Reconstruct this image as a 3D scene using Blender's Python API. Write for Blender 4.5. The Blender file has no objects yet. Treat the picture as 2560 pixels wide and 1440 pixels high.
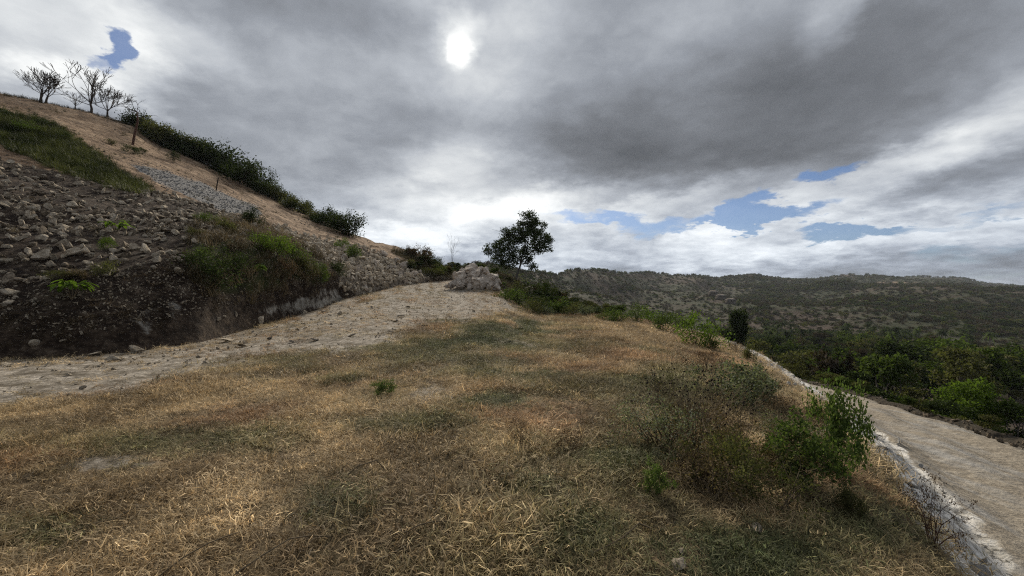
import bpy, math, random
import numpy as np
from mathutils import Vector, Matrix, Euler

# ------------------------------------------------------------------ camera
F, CX, CY, HZ = 962.0, 1280.0, 720.0, 735.0        # focal length and horizon in photo pixels (2560 wide)
CAMZ = 1.6
PITCH = math.atan((HZ - CY) / F)
sc = bpy.context.scene
COL = sc.collection
cam_d = bpy.data.cameras.new('camera')
cam_d.sensor_width = 36.0
cam_d.lens = 36.0 * F / 2560.0
cam_d.clip_start = 0.05
cam_d.clip_end = 20000.0
cam = bpy.data.objects.new('camera', cam_d)
COL.objects.link(cam)
cam.location = (0, 0, CAMZ)
cam.rotation_euler = (math.pi / 2 + PITCH, 0, 0)
sc.camera = cam

# ------------------------------------------------------------------ view
sc.view_settings.view_transform = 'Standard'
sc.view_settings.look = 'None'
sc.view_settings.exposure = 1.6
sc.view_settings.gamma = 1.0
sc.cycles.use_denoising = False
sc.cycles.max_bounces = 6
sc.cycles.diffuse_bounces = 3
sc.cycles.transmission_bounces = 4
sc.cycles.volume_bounces = 1
sc.cycles.filter_width = 1.15
sc.cycles.sample_clamp_direct = 1.2
sc.cycles.sample_clamp_indirect = 0.8

cp, sp = math.cos(PITCH), math.sin(PITCH)
def ray(u, v):
    """direction of a photo pixel, scaled so that its forward (y) component is 1"""
    a = (np.asarray(u, float) - CX) / F
    b = (CY - np.asarray(v, float)) / F
    y = cp - b * sp
    z = sp + b * cp
    return a / y, z / y
def proj(x, y, z):
    y = np.maximum(np.asarray(y, float), 1e-3)
    z = np.asarray(z, float) - CAMZ
    dy = y * cp + z * sp
    dz = -y * sp + z * cp
    dy = np.maximum(dy, 1e-3)
    return CX + F * np.asarray(x, float) / dy, CY - F * dz / dy
def P(u, v, Y):
    a, b = ray(u, v)
    return Vector((float(a * Y), float(Y), float(CAMZ + b * Y)))

# ------------------------------------------------------------------ sun
SUN_U, SUN_V = 1150, 105
_a, _b = ray(SUN_U, SUN_V)
SUN = Vector((float(_a), 1.0, float(_b))).normalized()
sun_el = math.asin(SUN.z)
sun_az = math.atan2(SUN.x, SUN.y)
sd = bpy.data.lights.new('sun', 'SUN')
sd.energy = 1.5
sd.angle = math.radians(14)
sd.color = (1.0, 0.90, 0.75)
so = bpy.data.objects.new('sun', sd)
COL.objects.link(so)
so.rotation_euler = (-SUN).to_track_quat('-Z', 'Y').to_euler()
so.location = (0, 0, 60)

# ------------------------------------------------------------------ node helpers
class NT:
    def __init__(self, tree):
        self.t = tree
        self.t.nodes.clear()
    def n(self, typ, **kw):
        nd = self.t.nodes.new(typ)
        for k, v in kw.items():
            setattr(nd, k, v)
        return nd
    def put(self, sock, val):
        if isinstance(val, bpy.types.NodeSocket):
            self.t.links.new(val, sock)
        elif val is not None:
            sock.default_value = val
    def m(self, op, a, b=None, c=None, clamp=False):
        nd = self.n('ShaderNodeMath', operation=op, use_clamp=clamp)
        self.put(nd.inputs[0], a)
        if b is not None: self.put(nd.inputs[1], b)
        if c is not None: self.put(nd.inputs[2], c)
        return nd.outputs[0]
    def v(self, op, a, b=None, scale=None):
        nd = self.n('ShaderNodeVectorMath', operation=op)
        self.put(nd.inputs[0], a)
        if b is not None: self.put(nd.inputs[1], b)
        if scale is not None: self.put(nd.inputs['Scale'], scale)
        return nd.outputs['Value'] if op in ('DOT_PRODUCT', 'LENGTH', 'DISTANCE') else nd.outputs['Vector']
    def noise(self, vec, scale, detail=4.0, rough=0.5, lac=2.0, dist=0.0, dims='3D', out='Fac'):
        nd = self.n('ShaderNodeTexNoise', noise_dimensions=dims)
        self.put(nd.inputs['Vector'], vec)
        self.put(nd.inputs['Scale'], scale)
        nd.inputs['Detail'].default_value = detail
        nd.inputs['Roughness'].default_value = rough
        nd.inputs['Lacunarity'].default_value = lac
        nd.inputs['Distortion'].default_value = dist
        return nd.outputs[out]
    def ramp(self, fac, stops, interp='LINEAR'):
        nd = self.n('ShaderNodeValToRGB')
        cr = nd.color_ramp
        cr.interpolation = interp
        while len(cr.elements) > len(stops):
            cr.elements.remove(cr.elements[-1])
        while len(cr.elements) < len(stops):
            cr.elements.new(0.5)
        for e, (p, c) in zip(cr.elements, stops):
            e.position = p
            e.color = (*c, 1.0) if len(c) == 3 else c
        self.put(nd.inputs['Fac'], fac)
        return nd.outputs['Color']
    def fr(self, fac, a, b, to0=0.0, to1=1.0, smooth=False):
        nd = self.n('ShaderNodeMapRange', clamp=True)
        if smooth: nd.interpolation_type = 'SMOOTHSTEP'
        self.put(nd.inputs['Value'], fac)
        nd.inputs['From Min'].default_value = a
        nd.inputs['From Max'].default_value = b
        nd.inputs['To Min'].default_value = to0
        nd.inputs['To Max'].default_value = to1
        return nd.outputs['Result']
    def mix(self, fac, a, b, blend='MIX'):
        nd = self.n('ShaderNodeMix', data_type='RGBA', blend_type=blend)
        self.put(nd.inputs['Factor'], fac)
        self.put(nd.inputs['A'] if False else nd.inputs[6], a if isinstance(a, bpy.types.NodeSocket) else (*a, 1.0))
        self.put(nd.inputs[7], b if isinstance(b, bpy.types.NodeSocket) else (*b, 1.0))
        return nd.outputs[2]
    def attr(self, name, typ='GEOMETRY', out='Fac'):
        nd = self.n('ShaderNodeAttribute', attribute_name=name, attribute_type=typ)
        return nd.outputs[out]
    def bump(self, height, strength=0.5, dist=0.05, normal=None):
        nd = self.n('ShaderNodeBump')
        nd.inputs['Strength'].default_value = strength
        nd.inputs['Distance'].default_value = dist
        self.put(nd.inputs['Height'], height)
        if normal is not None: self.put(nd.inputs['Normal'], normal)
        return nd.outputs['Normal']

# ------------------------------------------------------------------ world: broken cloud over a Nishita sky
world = bpy.data.worlds.new('World')
sc.world = world
world.use_nodes = True
N = NT(world.node_tree)
tc = N.n('ShaderNodeTexCoord').outputs['Generated']
dirv = N.v('NORMALIZE', tc)
sep = N.n('ShaderNodeSeparateXYZ'); N.put(sep.inputs[0], dirv)
dx, dy, dz = sep.outputs
az = N.m('ARCTAN2', dx, dy)
el = N.m('ARCSINE', dz)
zc = N.m('ADD', N.m('MAXIMUM', dz, 0.0), 0.24)
plane = N.n('ShaderNodeCombineXYZ')
N.put(plane.inputs[0], N.m('DIVIDE', dx, zc)); N.put(plane.inputs[1], N.m('DIVIDE', dy, zc))
plane = plane.outputs[0]
ae = N.n('ShaderNodeCombineXYZ'); N.put(ae.inputs[0], az); N.put(ae.inputs[1], el); ae = ae.outputs[0]
warp = N.v('SCALE', N.v('SUBTRACT', N.noise(plane, 1.6, 5, 0.62, out='Color'), (0.5, 0.5, 0.5)), scale=0.20)
sepw = N.n('ShaderNodeSeparateXYZ'); N.put(sepw.inputs[0], warp)
cw = N.n('ShaderNodeCombineXYZ'); N.put(cw.inputs[0], sepw.outputs[0]); N.put(cw.inputs[1], N.m('MULTIPLY', sepw.outputs[1], 0.6))
fw = N.v('SCALE', N.v('SUBTRACT', N.noise(plane, 6.0, 6, 0.66, out='Color'), (0.5, 0.5, 0.5)), scale=0.10)
aew = N.v('ADD', N.v('ADD', ae, cw.outputs[0]), N.v('MULTIPLY', fw, (1.0, 0.7, 0.0)))
def aedir(u, v):
    a, b = ray(u, v)
    d = Vector((float(a), 1.0, float(b))).normalized()
    return math.atan2(d.x, d.y), math.asin(d.z)
def lobe(u, v, su, sv, rot, vec):
    a0, e0 = aedir(u, v)
    a1, _ = aedir(u + su, v); a2, _ = aedir(u - su, v)
    _, e1 = aedir(u, v - sv); _, e2 = aedir(u, v + sv)
    mp = N.n('ShaderNodeMapping', vector_type='TEXTURE')
    mp.inputs['Location'].default_value = (a0, e0, 0)
    mp.inputs['Rotation'].default_value = (0, 0, math.radians(rot))
    mp.inputs['Scale'].default_value = (abs(a1 - a2) / 2 * 1.7, abs(e1 - e2) / 2 * 1.7, 1.0)
    N.put(mp.inputs['Vector'], vec)
    g = N.n('ShaderNodeTexGradient', gradient_type='SPHERICAL')
    N.put(g.inputs[0], mp.outputs[0])
    return N.fr(g.outputs['Fac'], 0.0, 0.75, smooth=True)
def lobes(items, vec):
    tot = None
    for (u, v, su, sv, rot, amp) in items:
        s = N.m('MULTIPLY', lobe(u, v, su, sv, rot, vec), amp)
        tot = s if tot is None else N.m('ADD', tot, s)
    return tot
# large cloud masses (photo position, half sizes, tilt, brightness)
BR = [
 (1700, 330, 520, 150, 8, -0.25), (1480, 400, 230, 90, 0, -0.13), (2150, 170, 520, 120, 12, -0.13), (1950, 380, 320, 80, 14, -0.08),
 (900, 60, 420, 60, 0, -0.12), (800, 330, 420, 120, 0, -0.04), (2440, 470, 260, 55, 5, -0.13), (1330, 40, 120, 70, 0, 0.10),
 (1140, 92, 62, 60, 20, 0.30), (1160, 130, 42, 40, 0, 0.22), (1146, 108, 34, 44, 10, 0.22), (1150, 110, 190, 140, 0, 0.20), (1180, 300, 130, 110, 0, 0.08),
 (1230, 470, 230, 90, 0, 0.36), (1000, 520, 200, 70, 0, 0.16), (1480, 500, 300, 50, 6, 0.30), (1700, 500, 260, 35, 10, 0.22),
 (2100, 470, 420, 45, 12, 0.26), (2400, 330, 300, 50, 16, 0.14), (2060, 60, 110, 60, 35, 0.20),
 (150, 60, 240, 100, 0, 0.30), (430, 110, 170, 60, -8, 0.20), (60, 200, 160, 60, 0, 0.10), (230, 220, 150, 40, 0, 0.34), (330, 170, 100, 60, 0, 0.16),
 (1500, 615, 800, 60, 0, 0.25), (2150, 590, 480, 45, 4, 0.13), (1010, 600, 160, 40, 0, 0.24), (2480, 690, 300, 50, 0, -0.14), (1180, 650, 120, 35, 0, -0.20),
]
BL = [
 (292, 122, 50, 36, -20, 1.1), (262, 162, 40, 22, 0, 0.7), (1880, 502, 60, 28, 20, 0.85), (2070, 428, 70, 22, 15, 0.8), (1480, 546, 120, 17, 2, 0.75),
 (1690, 556, 220, 20, 0, 0.66), (2080, 566, 130, 17, -3, 0.9), (2350, 556, 260, 20, 5, 0.6), (1900, 540, 160, 16, 6, 0.6), (2520, 655, 300, 50, 0, 0.5), (1310, 590, 90, 14, 0, 0.3),
]
f1 = N.noise(plane, 0.85, 7, 0.56)
f2 = N.noise(N.v('ADD', N.v('SCALE', plane, scale=1.0), warp), 3.1, 7, 0.60)
f3 = N.noise(N.v('MULTIPLY', plane, (1.0, 1.25, 1.0)), 1.9, 6, 0.58, dist=0.35)
f4 = N.noise(N.v('ADD', plane, N.v('SCALE', warp, scale=2.0)), 5.5, 8, 0.64)
low = N.fr(el, 0.02, 0.30, 1.0, 0.0, smooth=True)           # crisper, whiter cumulus far away near the horizon
L = N.m('ADD', 0.47, lobes(BR, aew))
L = N.m('ADD', L, N.m('MULTIPLY', N.m('SUBTRACT', f1, 0.5), 0.50))
L = N.m('ADD', L, N.m('MULTIPLY', N.m('SUBTRACT', f3, 0.5), N.fr(low, 0, 1, 0.42, 0.75)))
L = N.m('ADD', L, N.m('MULTIPLY', N.m('SUBTRACT', f2, 0.5), N.fr(low, 0, 1, 0.36, 0.80)))
L = N.m('ADD', L, N.m('MULTIPLY', N.m('SUBTRACT', f4, 0.5), N.fr(low, 0, 1, 0.18, 0.46)))
ccol = N.ramp(L, [(0.0, (.110, .118, .132)), (0.22, (.178, .190, .212)), (0.42, (.290, .312, .350)), (0.60, (.460, .488, .530)),
                  (0.78, (.690, .715, .735)), (0.95, (.94, .955, .95)), (1.0, (1.0, 1.0, .985))])
sky = N.n('ShaderNodeTexSky', sky_type='NISHITA')
sky.sun_disc = False
sky.sun_elevation = sun_el
sky.sun_rotation = sun_az
sky.altitude = 100
blue = N.m('ADD', lobes(BL, aew), N.m('MULTIPLY', N.m('SUBTRACT', f2, 0.55), 1.3))
blue = N.fr(blue, 0.28, 0.78, 0.0, 0.90, smooth=True)
skyc = N.mix(1.0, sky.outputs['Color'], (0.135, 0.175, 0.245), 'MULTIPLY')
cloud10 = N.v('SCALE', ccol, scale=3.47)
cloud10 = N.mix(low, cloud10, N.v('MULTIPLY', cloud10, (0.94, 0.99, 1.07)))
outc = N.mix(blue, cloud10, skyc)
bg = N.n('ShaderNodeBackground')
N.put(bg.inputs['Color'], outc)
bg.inputs['Strength'].default_value = 0.1
wo = N.n('ShaderNodeOutputWorld')
N.t.links.new(bg.outputs[0], wo.inputs['Surface'])
world.cycles.sampling_method = 'MANUAL'
world.cycles.sample_map_resolution = 512

# ------------------------------------------------------------------ numpy noise
def _hash(ix, iy, seed):
    h = (ix.astype(np.int64) * 374761393 + iy.astype(np.int64) * 668265263 + seed * 1442695041) & 0xFFFFFFFF
    h = ((h ^ (h >> 13)) * 1274126177) & 0xFFFFFFFF
    h = h ^ (h >> 16)
    return (h & 0xFFFFFF) / float(0xFFFFFF)
def vnoise(x, y, seed=0):
    x = np.asarray(x, float); y = np.asarray(y, float)
    ix = np.floor(x); iy = np.floor(y)
    fx = x - ix; fy = y - iy
    fx = fx * fx * fx * (fx * (fx * 6 - 15) + 10); fy = fy * fy * fy * (fy * (fy * 6 - 15) + 10)
    a = _hash(ix, iy, seed); b = _hash(ix + 1, iy, seed); c = _hash(ix, iy + 1, seed); d = _hash(ix + 1, iy + 1, seed)
    return ((a + (b - a) * fx) * (1 - fy) + (c + (d - c) * fx) * fy) * 2 - 1
def fbm(x, y, oct=4, seed=0, gain=0.5):
    t = 0; a = 1.0; s = 0
    for o in range(oct):
        t = t + a * vnoise(np.asarray(x) * 2.03 ** o + 17.3 * o, np.asarray(y) * 2.03 ** o - 9.1 * o, seed + o)
        s += a; a *= gain
    return t / s
def sstep(a, b, x):
    t = np.clip((x - a) / (b - a), 0, 1)
    return t * t * (3 - 2 * t)
def pmask(u, v, poly, soft=10.0):
    """1 inside the polygon, falling to 0 over soft pixels about its edge"""
    poly = np.array(poly, float)
    ins = np.zeros(u.shape, bool); dmin = np.full(u.shape, 1e9)
    for i in range(len(poly)):
        x0, y0 = poly[i - 1]; x1, y1 = poly[i]
        c = ((y0 > v) != (y1 > v)) & (u < (x1 - x0) * (v - y0) / (y1 - y0 + 1e-12) + x0)
        ins ^= c
        ex, ey = x1 - x0, y1 - y0
        t = np.clip(((u - x0) * ex + (v - y0) * ey) / (ex * ex + ey * ey + 1e-9), 0, 1)
        dmin = np.minimum(dmin, np.hypot(u - x0 - t * ex, v - y0 - t * ey))
    return np.clip(0.5 + np.where(ins, dmin, -dmin) / (2 * soft), 0, 1)
def emask(u, v, cu, cv, ru, rv):
    return np.clip(1.5 - np.hypot((u - cu) / ru, (v - cv) / rv) * 1.1, 0, 1)

# ------------------------------------------------------------------ mesh helpers
def mesh_np(name, verts, faces, mats=(), smooth=False, attrs=None, matidx=None):
    me = bpy.data.meshes.new(name)
    verts = np.asarray(verts, np.float32).reshape(-1, 3)
    me.vertices.add(len(verts)); me.vertices.foreach_set('co', verts.ravel())
    groups = faces if isinstance(faces, list) else [faces]
    groups = [np.asarray(g, np.int32) for g in groups if len(g)]
    if groups:
        loops = np.concatenate([g.ravel() for g in groups])
        tot = np.concatenate([np.full(len(g), g.shape[1], np.int32) for g in groups])
        st = np.concatenate([[0], np.cumsum(tot)[:-1]]).astype(np.int32)
        me.loops.add(len(loops)); me.loops.foreach_set('vertex_index', loops)
        me.polygons.add(len(tot)); me.polygons.foreach_set('loop_start', st); me.polygons.foreach_set('loop_total', tot)
        if matidx is not None: me.polygons.foreach_set('material_index', np.asarray(matidx, np.int32))
        if smooth: me.polygons.foreach_set('use_smooth', np.ones(len(tot), bool))
    for k, (typ, arr) in (attrs or {}).items():
        at = me.attributes.new(k, typ, 'POINT')
        key = {'FLOAT': 'value', 'INT': 'value', 'FLOAT_VECTOR': 'vector', 'FLOAT_COLOR': 'color'}[typ]
        at.data.foreach_set(key, np.asarray(arr, np.int32 if typ == 'INT' else np.float32).ravel())
    for m in mats: me.materials.append(m)
    me.update(calc_edges=True)
    return me
def obj(name, me, parent=None, loc=None, rot=None, scale=None):
    o = bpy.data.objects.new(name, me)
    COL.objects.link(o)
    if parent is not None: o.parent = parent
    if loc is not None: o.location = loc
    if rot is not None: o.rotation_euler = rot
    if scale is not None: o.scale = scale if hasattr(scale, '__len__') else (scale,) * 3
    return o
def tag(o, label=None, cat=None, group=None, kind=None):
    if label: o['label'] = label
    if cat: o['category'] = cat
    if group: o['group'] = group
    if kind: o['kind'] = kind
    return o
def root(name, loc, rotz=0.0, scale=1.0):
    o = obj(name, None, None, loc, (0, 0, rotz), scale)
    o.empty_display_size = 0.2
    return o

# ------------------------------------------------------------------ terrain sheets
def rail(pts, U):
    a = np.array(pts, float)
    v = np.interp(U, a[:, 0], a[:, 1]); Y = np.exp(np.interp(U, a[:, 0], np.log(a[:, 2])))
    return v, Y
def rail_xyz(pts, U):
    v, Y = rail(pts, U)
    a, b = ray(U, v)
    return np.stack([a * Y, Y, CAMZ + b * Y], 1)
class Sheet:
    def __init__(self, P_):                       # P_[row, col, 3]
        self.P = P_
        self.refresh()
    def refresh(self):
        self.u, self.v = proj(self.P[..., 0], self.P[..., 1], self.P[..., 2])
    def mesh(self, name, mats, attrs=None):
        R, C, _ = self.P.shape
        i = np.arange(R * C).reshape(R, C)
        q = np.stack([i[:-1, :-1], i[:-1, 1:], i[1:, 1:], i[1:, :-1]], -1).reshape(-1, 4)
        return mesh_np(name, self.P.reshape(-1, 3), q, mats, True, attrs)
    def normals(self):
        du = np.gradient(self.P, axis=1); dr = np.gradient(self.P, axis=0)
        n = np.cross(du, dr)
        return n / (np.linalg.norm(n, axis=-1, keepdims=True) + 1e-9)
    def at(self, u, v):
        """the point of the sheet seen at photo pixel (u, v)"""
        cu = self.u[self.u.shape[0] // 2]
        best = None
        c = int(np.clip(np.searchsorted(self.cols, u) - 1, 0, len(self.cols) - 2))
        f = (u - self.cols[c]) / (self.cols[c + 1] - self.cols[c])
        p = self.P[:, c] * (1 - f) + self.P[:, c + 1] * f
        vv = self.v[:, c] * (1 - f) + self.v[:, c + 1] * f
        for r in range(len(vv) - 1):
            if (vv[r] - v) * (vv[r + 1] - v) <= 0 and vv[r] != vv[r + 1]:
                t = (vv[r] - v) / (vv[r] - vv[r + 1])
                return Vector(p[r] * (1 - t) + p[r + 1] * t)
        return Vector(p[np.argmin(np.abs(vv - v))])
    def scatter(self, n, weight, rng):
        """n random points, density proportional to weight[row, col] per square metre"""
        Pq = self.P
        area = np.linalg.norm(np.cross(Pq[1:, :-1] - Pq[:-1, :-1], Pq[:-1, 1:] - Pq[:-1, :-1]), axis=-1)
        w = area * 0.25 * (weight[:-1, :-1] + weight[1:, :-1] + weight[:-1, 1:] + weight[1:, 1:])
        cdf = np.cumsum(w.ravel()); cdf /= cdf[-1]
        k = np.searchsorted(cdf, rng.random(n))
        r, c = np.divmod(k, area.shape[1])
        s, t = rng.random(n)[:, None], rng.random(n)[:, None]
        p = (Pq[r, c] * (1 - s) + Pq[r, c + 1] * s) * (1 - t) + (Pq[r + 1, c] * (1 - s) + Pq[r + 1, c + 1] * s) * t
        return p, r, c
def loft(rails, counts):
    rows = []
    for k in range(len(rails) - 1):
        A, B_ = rails[k], rails[k + 1]
        n = counts[k]
        for j in range(n if k < len(rails) - 2 else n + 1):
            s = j / n
            ya = np.maximum(A[:, 1], 0.3); yb = np.maximum(B_[:, 1], 0.3)
            y = 1.0 / ((1 - s) / ya + s / yb)
            t = np.where(np.abs(yb - ya) > 0.05 * ya, (y - ya) / np.where(np.abs(yb - ya) < 1e-6, 1, yb - ya), s)[:, None]
            rows.append(A * (1 - t) + B_ * t)
    return np.array(rows)
def smooth_rows(Pm, n, keep=None):
    for _ in range(n):
        Q = Pm.copy()
        Q[1:-1] = 0.25 * Pm[:-2] + 0.5 * Pm[1:-1] + 0.25 * Pm[2:]
        if keep is not None: Q[keep] = Pm[keep]
        Pm = Q
    return Pm

UC = np.concatenate([np.linspace(-1500, -100, 60), np.linspace(-90, 2650, 640), np.linspace(2680, 4000, 60)])
# foot of the cut bank on the left, crest of the grass in the middle, chalk lip above the track on the right
BND = [(-1500, 1077, 4.5), (-600, 968, 6.6), (0, 900, 9.33), (200, 889, 10.0), (330, 880, 10.6), (500, 855, 12.4), (640, 818, 16.8), (700, 800, 19.2),
       (800, 772, 23.4), (860, 747, 27), (1000, 713, 36), (1100, 703, 42), (1180, 697, 42), (1250, 722, 36), (1290, 760, 31), (1340, 784, 27.5),
       (1500, 788, 27), (1600, 798, 26), (1700, 818, 25), (1790, 841, 23.8), (1900, 884, 16.6), (2000, 953, 11.0), (2100, 1012, 8.4), (2200, 1110, 6.1),
       (2300, 1235, 4.5), (2460, 1440, 3.1), (2600, 1568, 2.6), (3000, 2000, 1.8), (4000, 3160, 1.02)]
B = rail_xyz(BND, UC)
# lightly smooth the boundary along itself
for _ in range(3):
    Bs = B.copy(); Bs[1:-1] = 0.25 * B[:-2] + 0.5 * B[1:-1] + 0.25 * B[2:]; B = Bs
aU, _ = ray(UC, np.full_like(UC, HZ))
YB, ZB = B[:, 1], B[:, 2]
nrow = 200
Y0 = 0.75
rows = []
for j in range(nrow + 1):
    s = j / nrow
    Y = 1.0 / ((1 - s) / Y0 + s / YB)
    t = (Y - Y0) / (YB - Y0)
    pw = np.where(ZB > 0, 2.2, 1.6)
    z = ZB * t ** pw
    rows.append(np.stack([aU * Y, Y, z], 1))
G = np.array(rows)
for k, (yy, sc_) in enumerate([(-2.0, 4.0), (-12.0, 14.0), (-40.0, 45.0)]):        # the ground goes on behind the camera
    r_ = np.stack([np.interp(UC, [-1500, 4000], [-2.9, 2.83]) * sc_, np.full_like(UC, yy), np.full_like(UC, -0.02)], 1)
    G = np.concatenate([r_[None], G], 0)
fade = sstep(0, 1, np.clip((YB[None] - G[..., 1]) / 1.5, 0, 1))
G[..., 2] += (0.10 * fbm(G[..., 0] / 3.5, G[..., 1] / 3.5, 3, 5) + 0.035 * fbm(G[..., 0] / 0.7, G[..., 1] / 0.7, 3, 9)) * fade
G[..., 2] += 0.015 * fbm(G[..., 0] / 0.22, G[..., 1] / 0.22, 2, 11)
ground = Sheet(G); ground.cols = UC

# hillside on the left
UH = UC[UC < 1560]
BH = B[UC < 1560]
H1 = [(-1500, 700, 5.6), (-600, 720, 8), (0, 705, 11), (200, 695, 11.6), (400, 655, 13.4), (470, 625, 14.6), (500, 600, 15.5), (640, 602, 19.5), (720, 612, 22.5),
      (800, 645, 26), (850, 675, 28.5), (920, 693, 31.5), (1000, 692, 37.5), (1100, 692, 43.5), (1180, 686, 45), (1260, 712, 40), (1330, 768, 33), (1420, 786, 30), (1560, 797, 29)]
H2 = [(-1500, 60, 14), (-600, 280, 17), (0, 400, 22), (150, 432, 23.5), (370, 475, 27), (480, 500, 29), (600, 540, 32), (700, 573, 34.5), (800, 601, 37), (920, 626, 39.5), (1000, 655, 42),
      (1060, 675, 46), (1110, 686, 47), (1180, 680, 48), (1260, 697, 47), (1330, 738, 41), (1420, 771, 38), (1560, 800, 33)]
H3 = [(-1500, -100, 24), (-600, 130, 27), (0, 300, 31), (150, 330, 34), (370, 402, 38.5), (480, 440, 41), (600, 490, 43), (700, 530, 45), (800, 570, 47), (920, 610, 48), (1000, 634, 47.5), (1060, 655, 49), (1110, 676, 49),
      (1180, 677, 50), (1260, 692, 50), (1330, 725, 45), (1420, 764, 41), (1560, 806, 36)]
H4 = [(-1500, -250, 36), (-600, 20, 41), (0, 228, 45), (100, 248, 47), (228, 277, 50), (330, 303, 52), (400, 350, 54), (520, 403, 56), (650, 473, 58), (760, 528, 60), (840, 565, 60), (880, 582, 60), (920, 598, 57),
      (990, 613, 52), (1060, 640, 50.5), (1110, 667, 51.5), (1180, 675, 52), (1260, 690, 54), (1330, 716, 49), (1420, 758, 45), (1560, 812, 40)]
r1, r2, r3, r4 = [rail_xyz(x, UH) for x in (H1, H2, H3, H4)]
r0 = BH.copy(); r0[:, 1] -= 0.25; r0[:, 0] *= (r0[:, 1] / (r0[:, 1] + 0.25)); r0[:, 2] -= 0.25
r1b = r1 * 0.35 + BH * 0.65; r1b[:, 2] += 0.30 * np.clip(r1[:, 2] - BH[:, 2], 0, 5) * sstep(560, 700, UH) + 0.12 * np.clip(r1[:, 2] - BH[:, 2], 0, 5)
r5 = r4.copy(); r5[:, :2] *= 1.22; r5[:, 2] -= 1.5
r6 = r4.copy(); r6[:, :2] *= 1.9; r6[:, 2] = np.minimum(r6[:, 2] - 20, -8)
Hm = loft([r0, r1b, r1, r2, r3, r4, r5, r6], [14, 26, 60, 40, 36, 10, 10])
Hm = smooth_rows(Hm, 6)
wh = np.clip(np.arange(Hm.shape[0]) / 10.0, 0, 1)[:, None]
hx, hy = Hm[..., 0], Hm[..., 1]
crest_row = 14 + 26 + 60 + 40 + 36
fine = wh * (0.22 * fbm(hx / 2.6, hy / 2.6, 4, 21) + 0.10 * fbm(hx / 0.55, hy / 0.55, 3, 25))
gully = 0.55 * np.abs(fbm((hx * 0.8 - hy * 0.6) / 3.2, (hx * 0.6 + hy * 0.8) / 14.0, 4, 31)) * sstep(100, 125, np.arange(Hm.shape[0]))[:, None] * sstep(1000, 900, UH)[None]
Hm[..., 2] += fine - gully * (np.arange(Hm.shape[0]) < crest_row + 3)[:, None]
hill = Sheet(Hm); hill.cols = UH

# dirt track below the lip, and the drop beyond it
lip = np.array([(2.6, -6, -.65), (2.75, -2, -.65), (2.9, 1.02, -.65), (3.2, 1.8, -.65), (3.6, 2.6, -.66), (3.85, 3.1, -.67), (4.75, 4.5, -.74), (6.0, 6.3, -.79), (7.16, 8.4, -.82), (8.2, 11, -.92), (10.7, 16.6, -.97), (12.6, 23.8, -1.05), (13.4, 30, -1.3), (14, 40, -2)])
# read the lip from the ground sheet itself so that both meet
sel = (UC > 1660)
lipB = B[sel][::-1]
lip = np.concatenate([[(2.6, -8, -.65), (2.7, -2, -.65)], lipB[::2], [(13.6, 31, -1.4), (14.5, 42, -2.4)]])
def arc(pl, n):
    d = np.concatenate([[0], np.cumsum(np.linalg.norm(np.diff(pl[:, :2], axis=0), axis=1))])
    return d
outer = np.array([(8.6, -8, -1.15), (9.0, -2, -1.15), (9.4, 1.5, -1.2), (9.8, 4.5, -1.3), (10.2, 7.7, -1.4), (11.6, 10.9, -1.8), (13.3, 14.7, -2.3), (14.9, 18.4, -2.8), (17, 24, -3.6), (19, 32, -4.6), (21, 42, -6)])
NS = 300
yl = np.concatenate([np.linspace(-8, 0, 16)[:-1], 12 * (np.linspace(0, 1, NS - 60) ** 1.25), np.linspace(12.2, 42, 45)])
Lp = np.stack([np.interp(yl, lip[:, 1], lip[:, i]) for i in range(3)], 1)
# outer edge matched by distance along a slightly rotated direction
yo = yl + np.interp(yl, [-8, 2, 8, 20, 42], [0.5, 3.0, 3.0, 1.0, 0.0])
Op = np.stack([np.interp(yo, outer[:, 1], outer[:, i]) for i in range(3)], 1)
Op[:, 0] += 0.25 * fbm(yl / 1.3, yl * 0, 3, 41)
tz = np.interp(yl, [-8, 2, 6, 9, 12, 20, 42], [-1.1, -1.1, -1.15, -1.3, -1.75, -3.0, -6])
dirn = Op - Lp; dirn[:, 2] = 0; dirn /= np.linalg.norm(dirn, axis=1, keepdims=True)
rowsT = []
def cross(t):                                            # 0 lip .. 1 outer edge
    return Lp * (1 - t) + Op * t
a0 = Lp.copy() - dirn * 0.35; a0[:, 2] -= 0.22
a1 = Lp.copy() + dirn * 0.06; a1[:, 2] += 0.012
a2 = Lp + dirn * 0.42; a2[:, 2] = Lp[:, 2] * 0.55 + tz * 0.45
a3 = Lp + dirn * 0.95; a3[:, 2] = tz + 0.02
rowsT = [a0, a1, (a1 + a2) / 2, a2, (a2 + a3) / 2, a3]
m = 40
for k in range(1, m + 1):
    t = k / m
    p = a3 * (1 - t) + Op * t
    p[:, 2] = tz * (1 - t) + Op[:, 2] * t + 0.02 * (1 - t)
    rowsT.append(p)
e1 = Op + dirn * 0.35; e1[:, 2] += 0.05
e2 = Op + dirn * 0.8; e2[:, 2] -= 0.25
e3 = Op + dirn * 6; e3[:, 2] -= 4.5
e4 = Op + dirn * 16; e4[:, 2] -= 11
rowsT += [e1, e2, e3, e4]
T = np.array(rowsT)
rr = np.arange(T.shape[0])[:, None]
rut = 0.04 * np.cos((rr - 6) / 40 * math.pi * 5.0) * ((rr > 6) & (rr < 46))
T[..., 2] += rut + (0.03 * fbm(T[..., 0] / 0.6, T[..., 1] / 0.6, 4, 51) + 0.05 * fbm(T[..., 0] / 2, T[..., 1] / 2, 2, 52)) * (rr > 0)
T[1:6, :, 2] += 0.07 * fbm(T[1:6, :, 0] / 0.35, T[1:6, :, 1] / 0.35, 4, 57)
T[1:6, :, :2] += (0.10 * fbm(T[1:6, :, 0] / 0.4, T[1:6, :, 1] / 0.4, 3, 58))[..., None] * dirn[None, :, :2]
track = Sheet(T)

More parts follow.
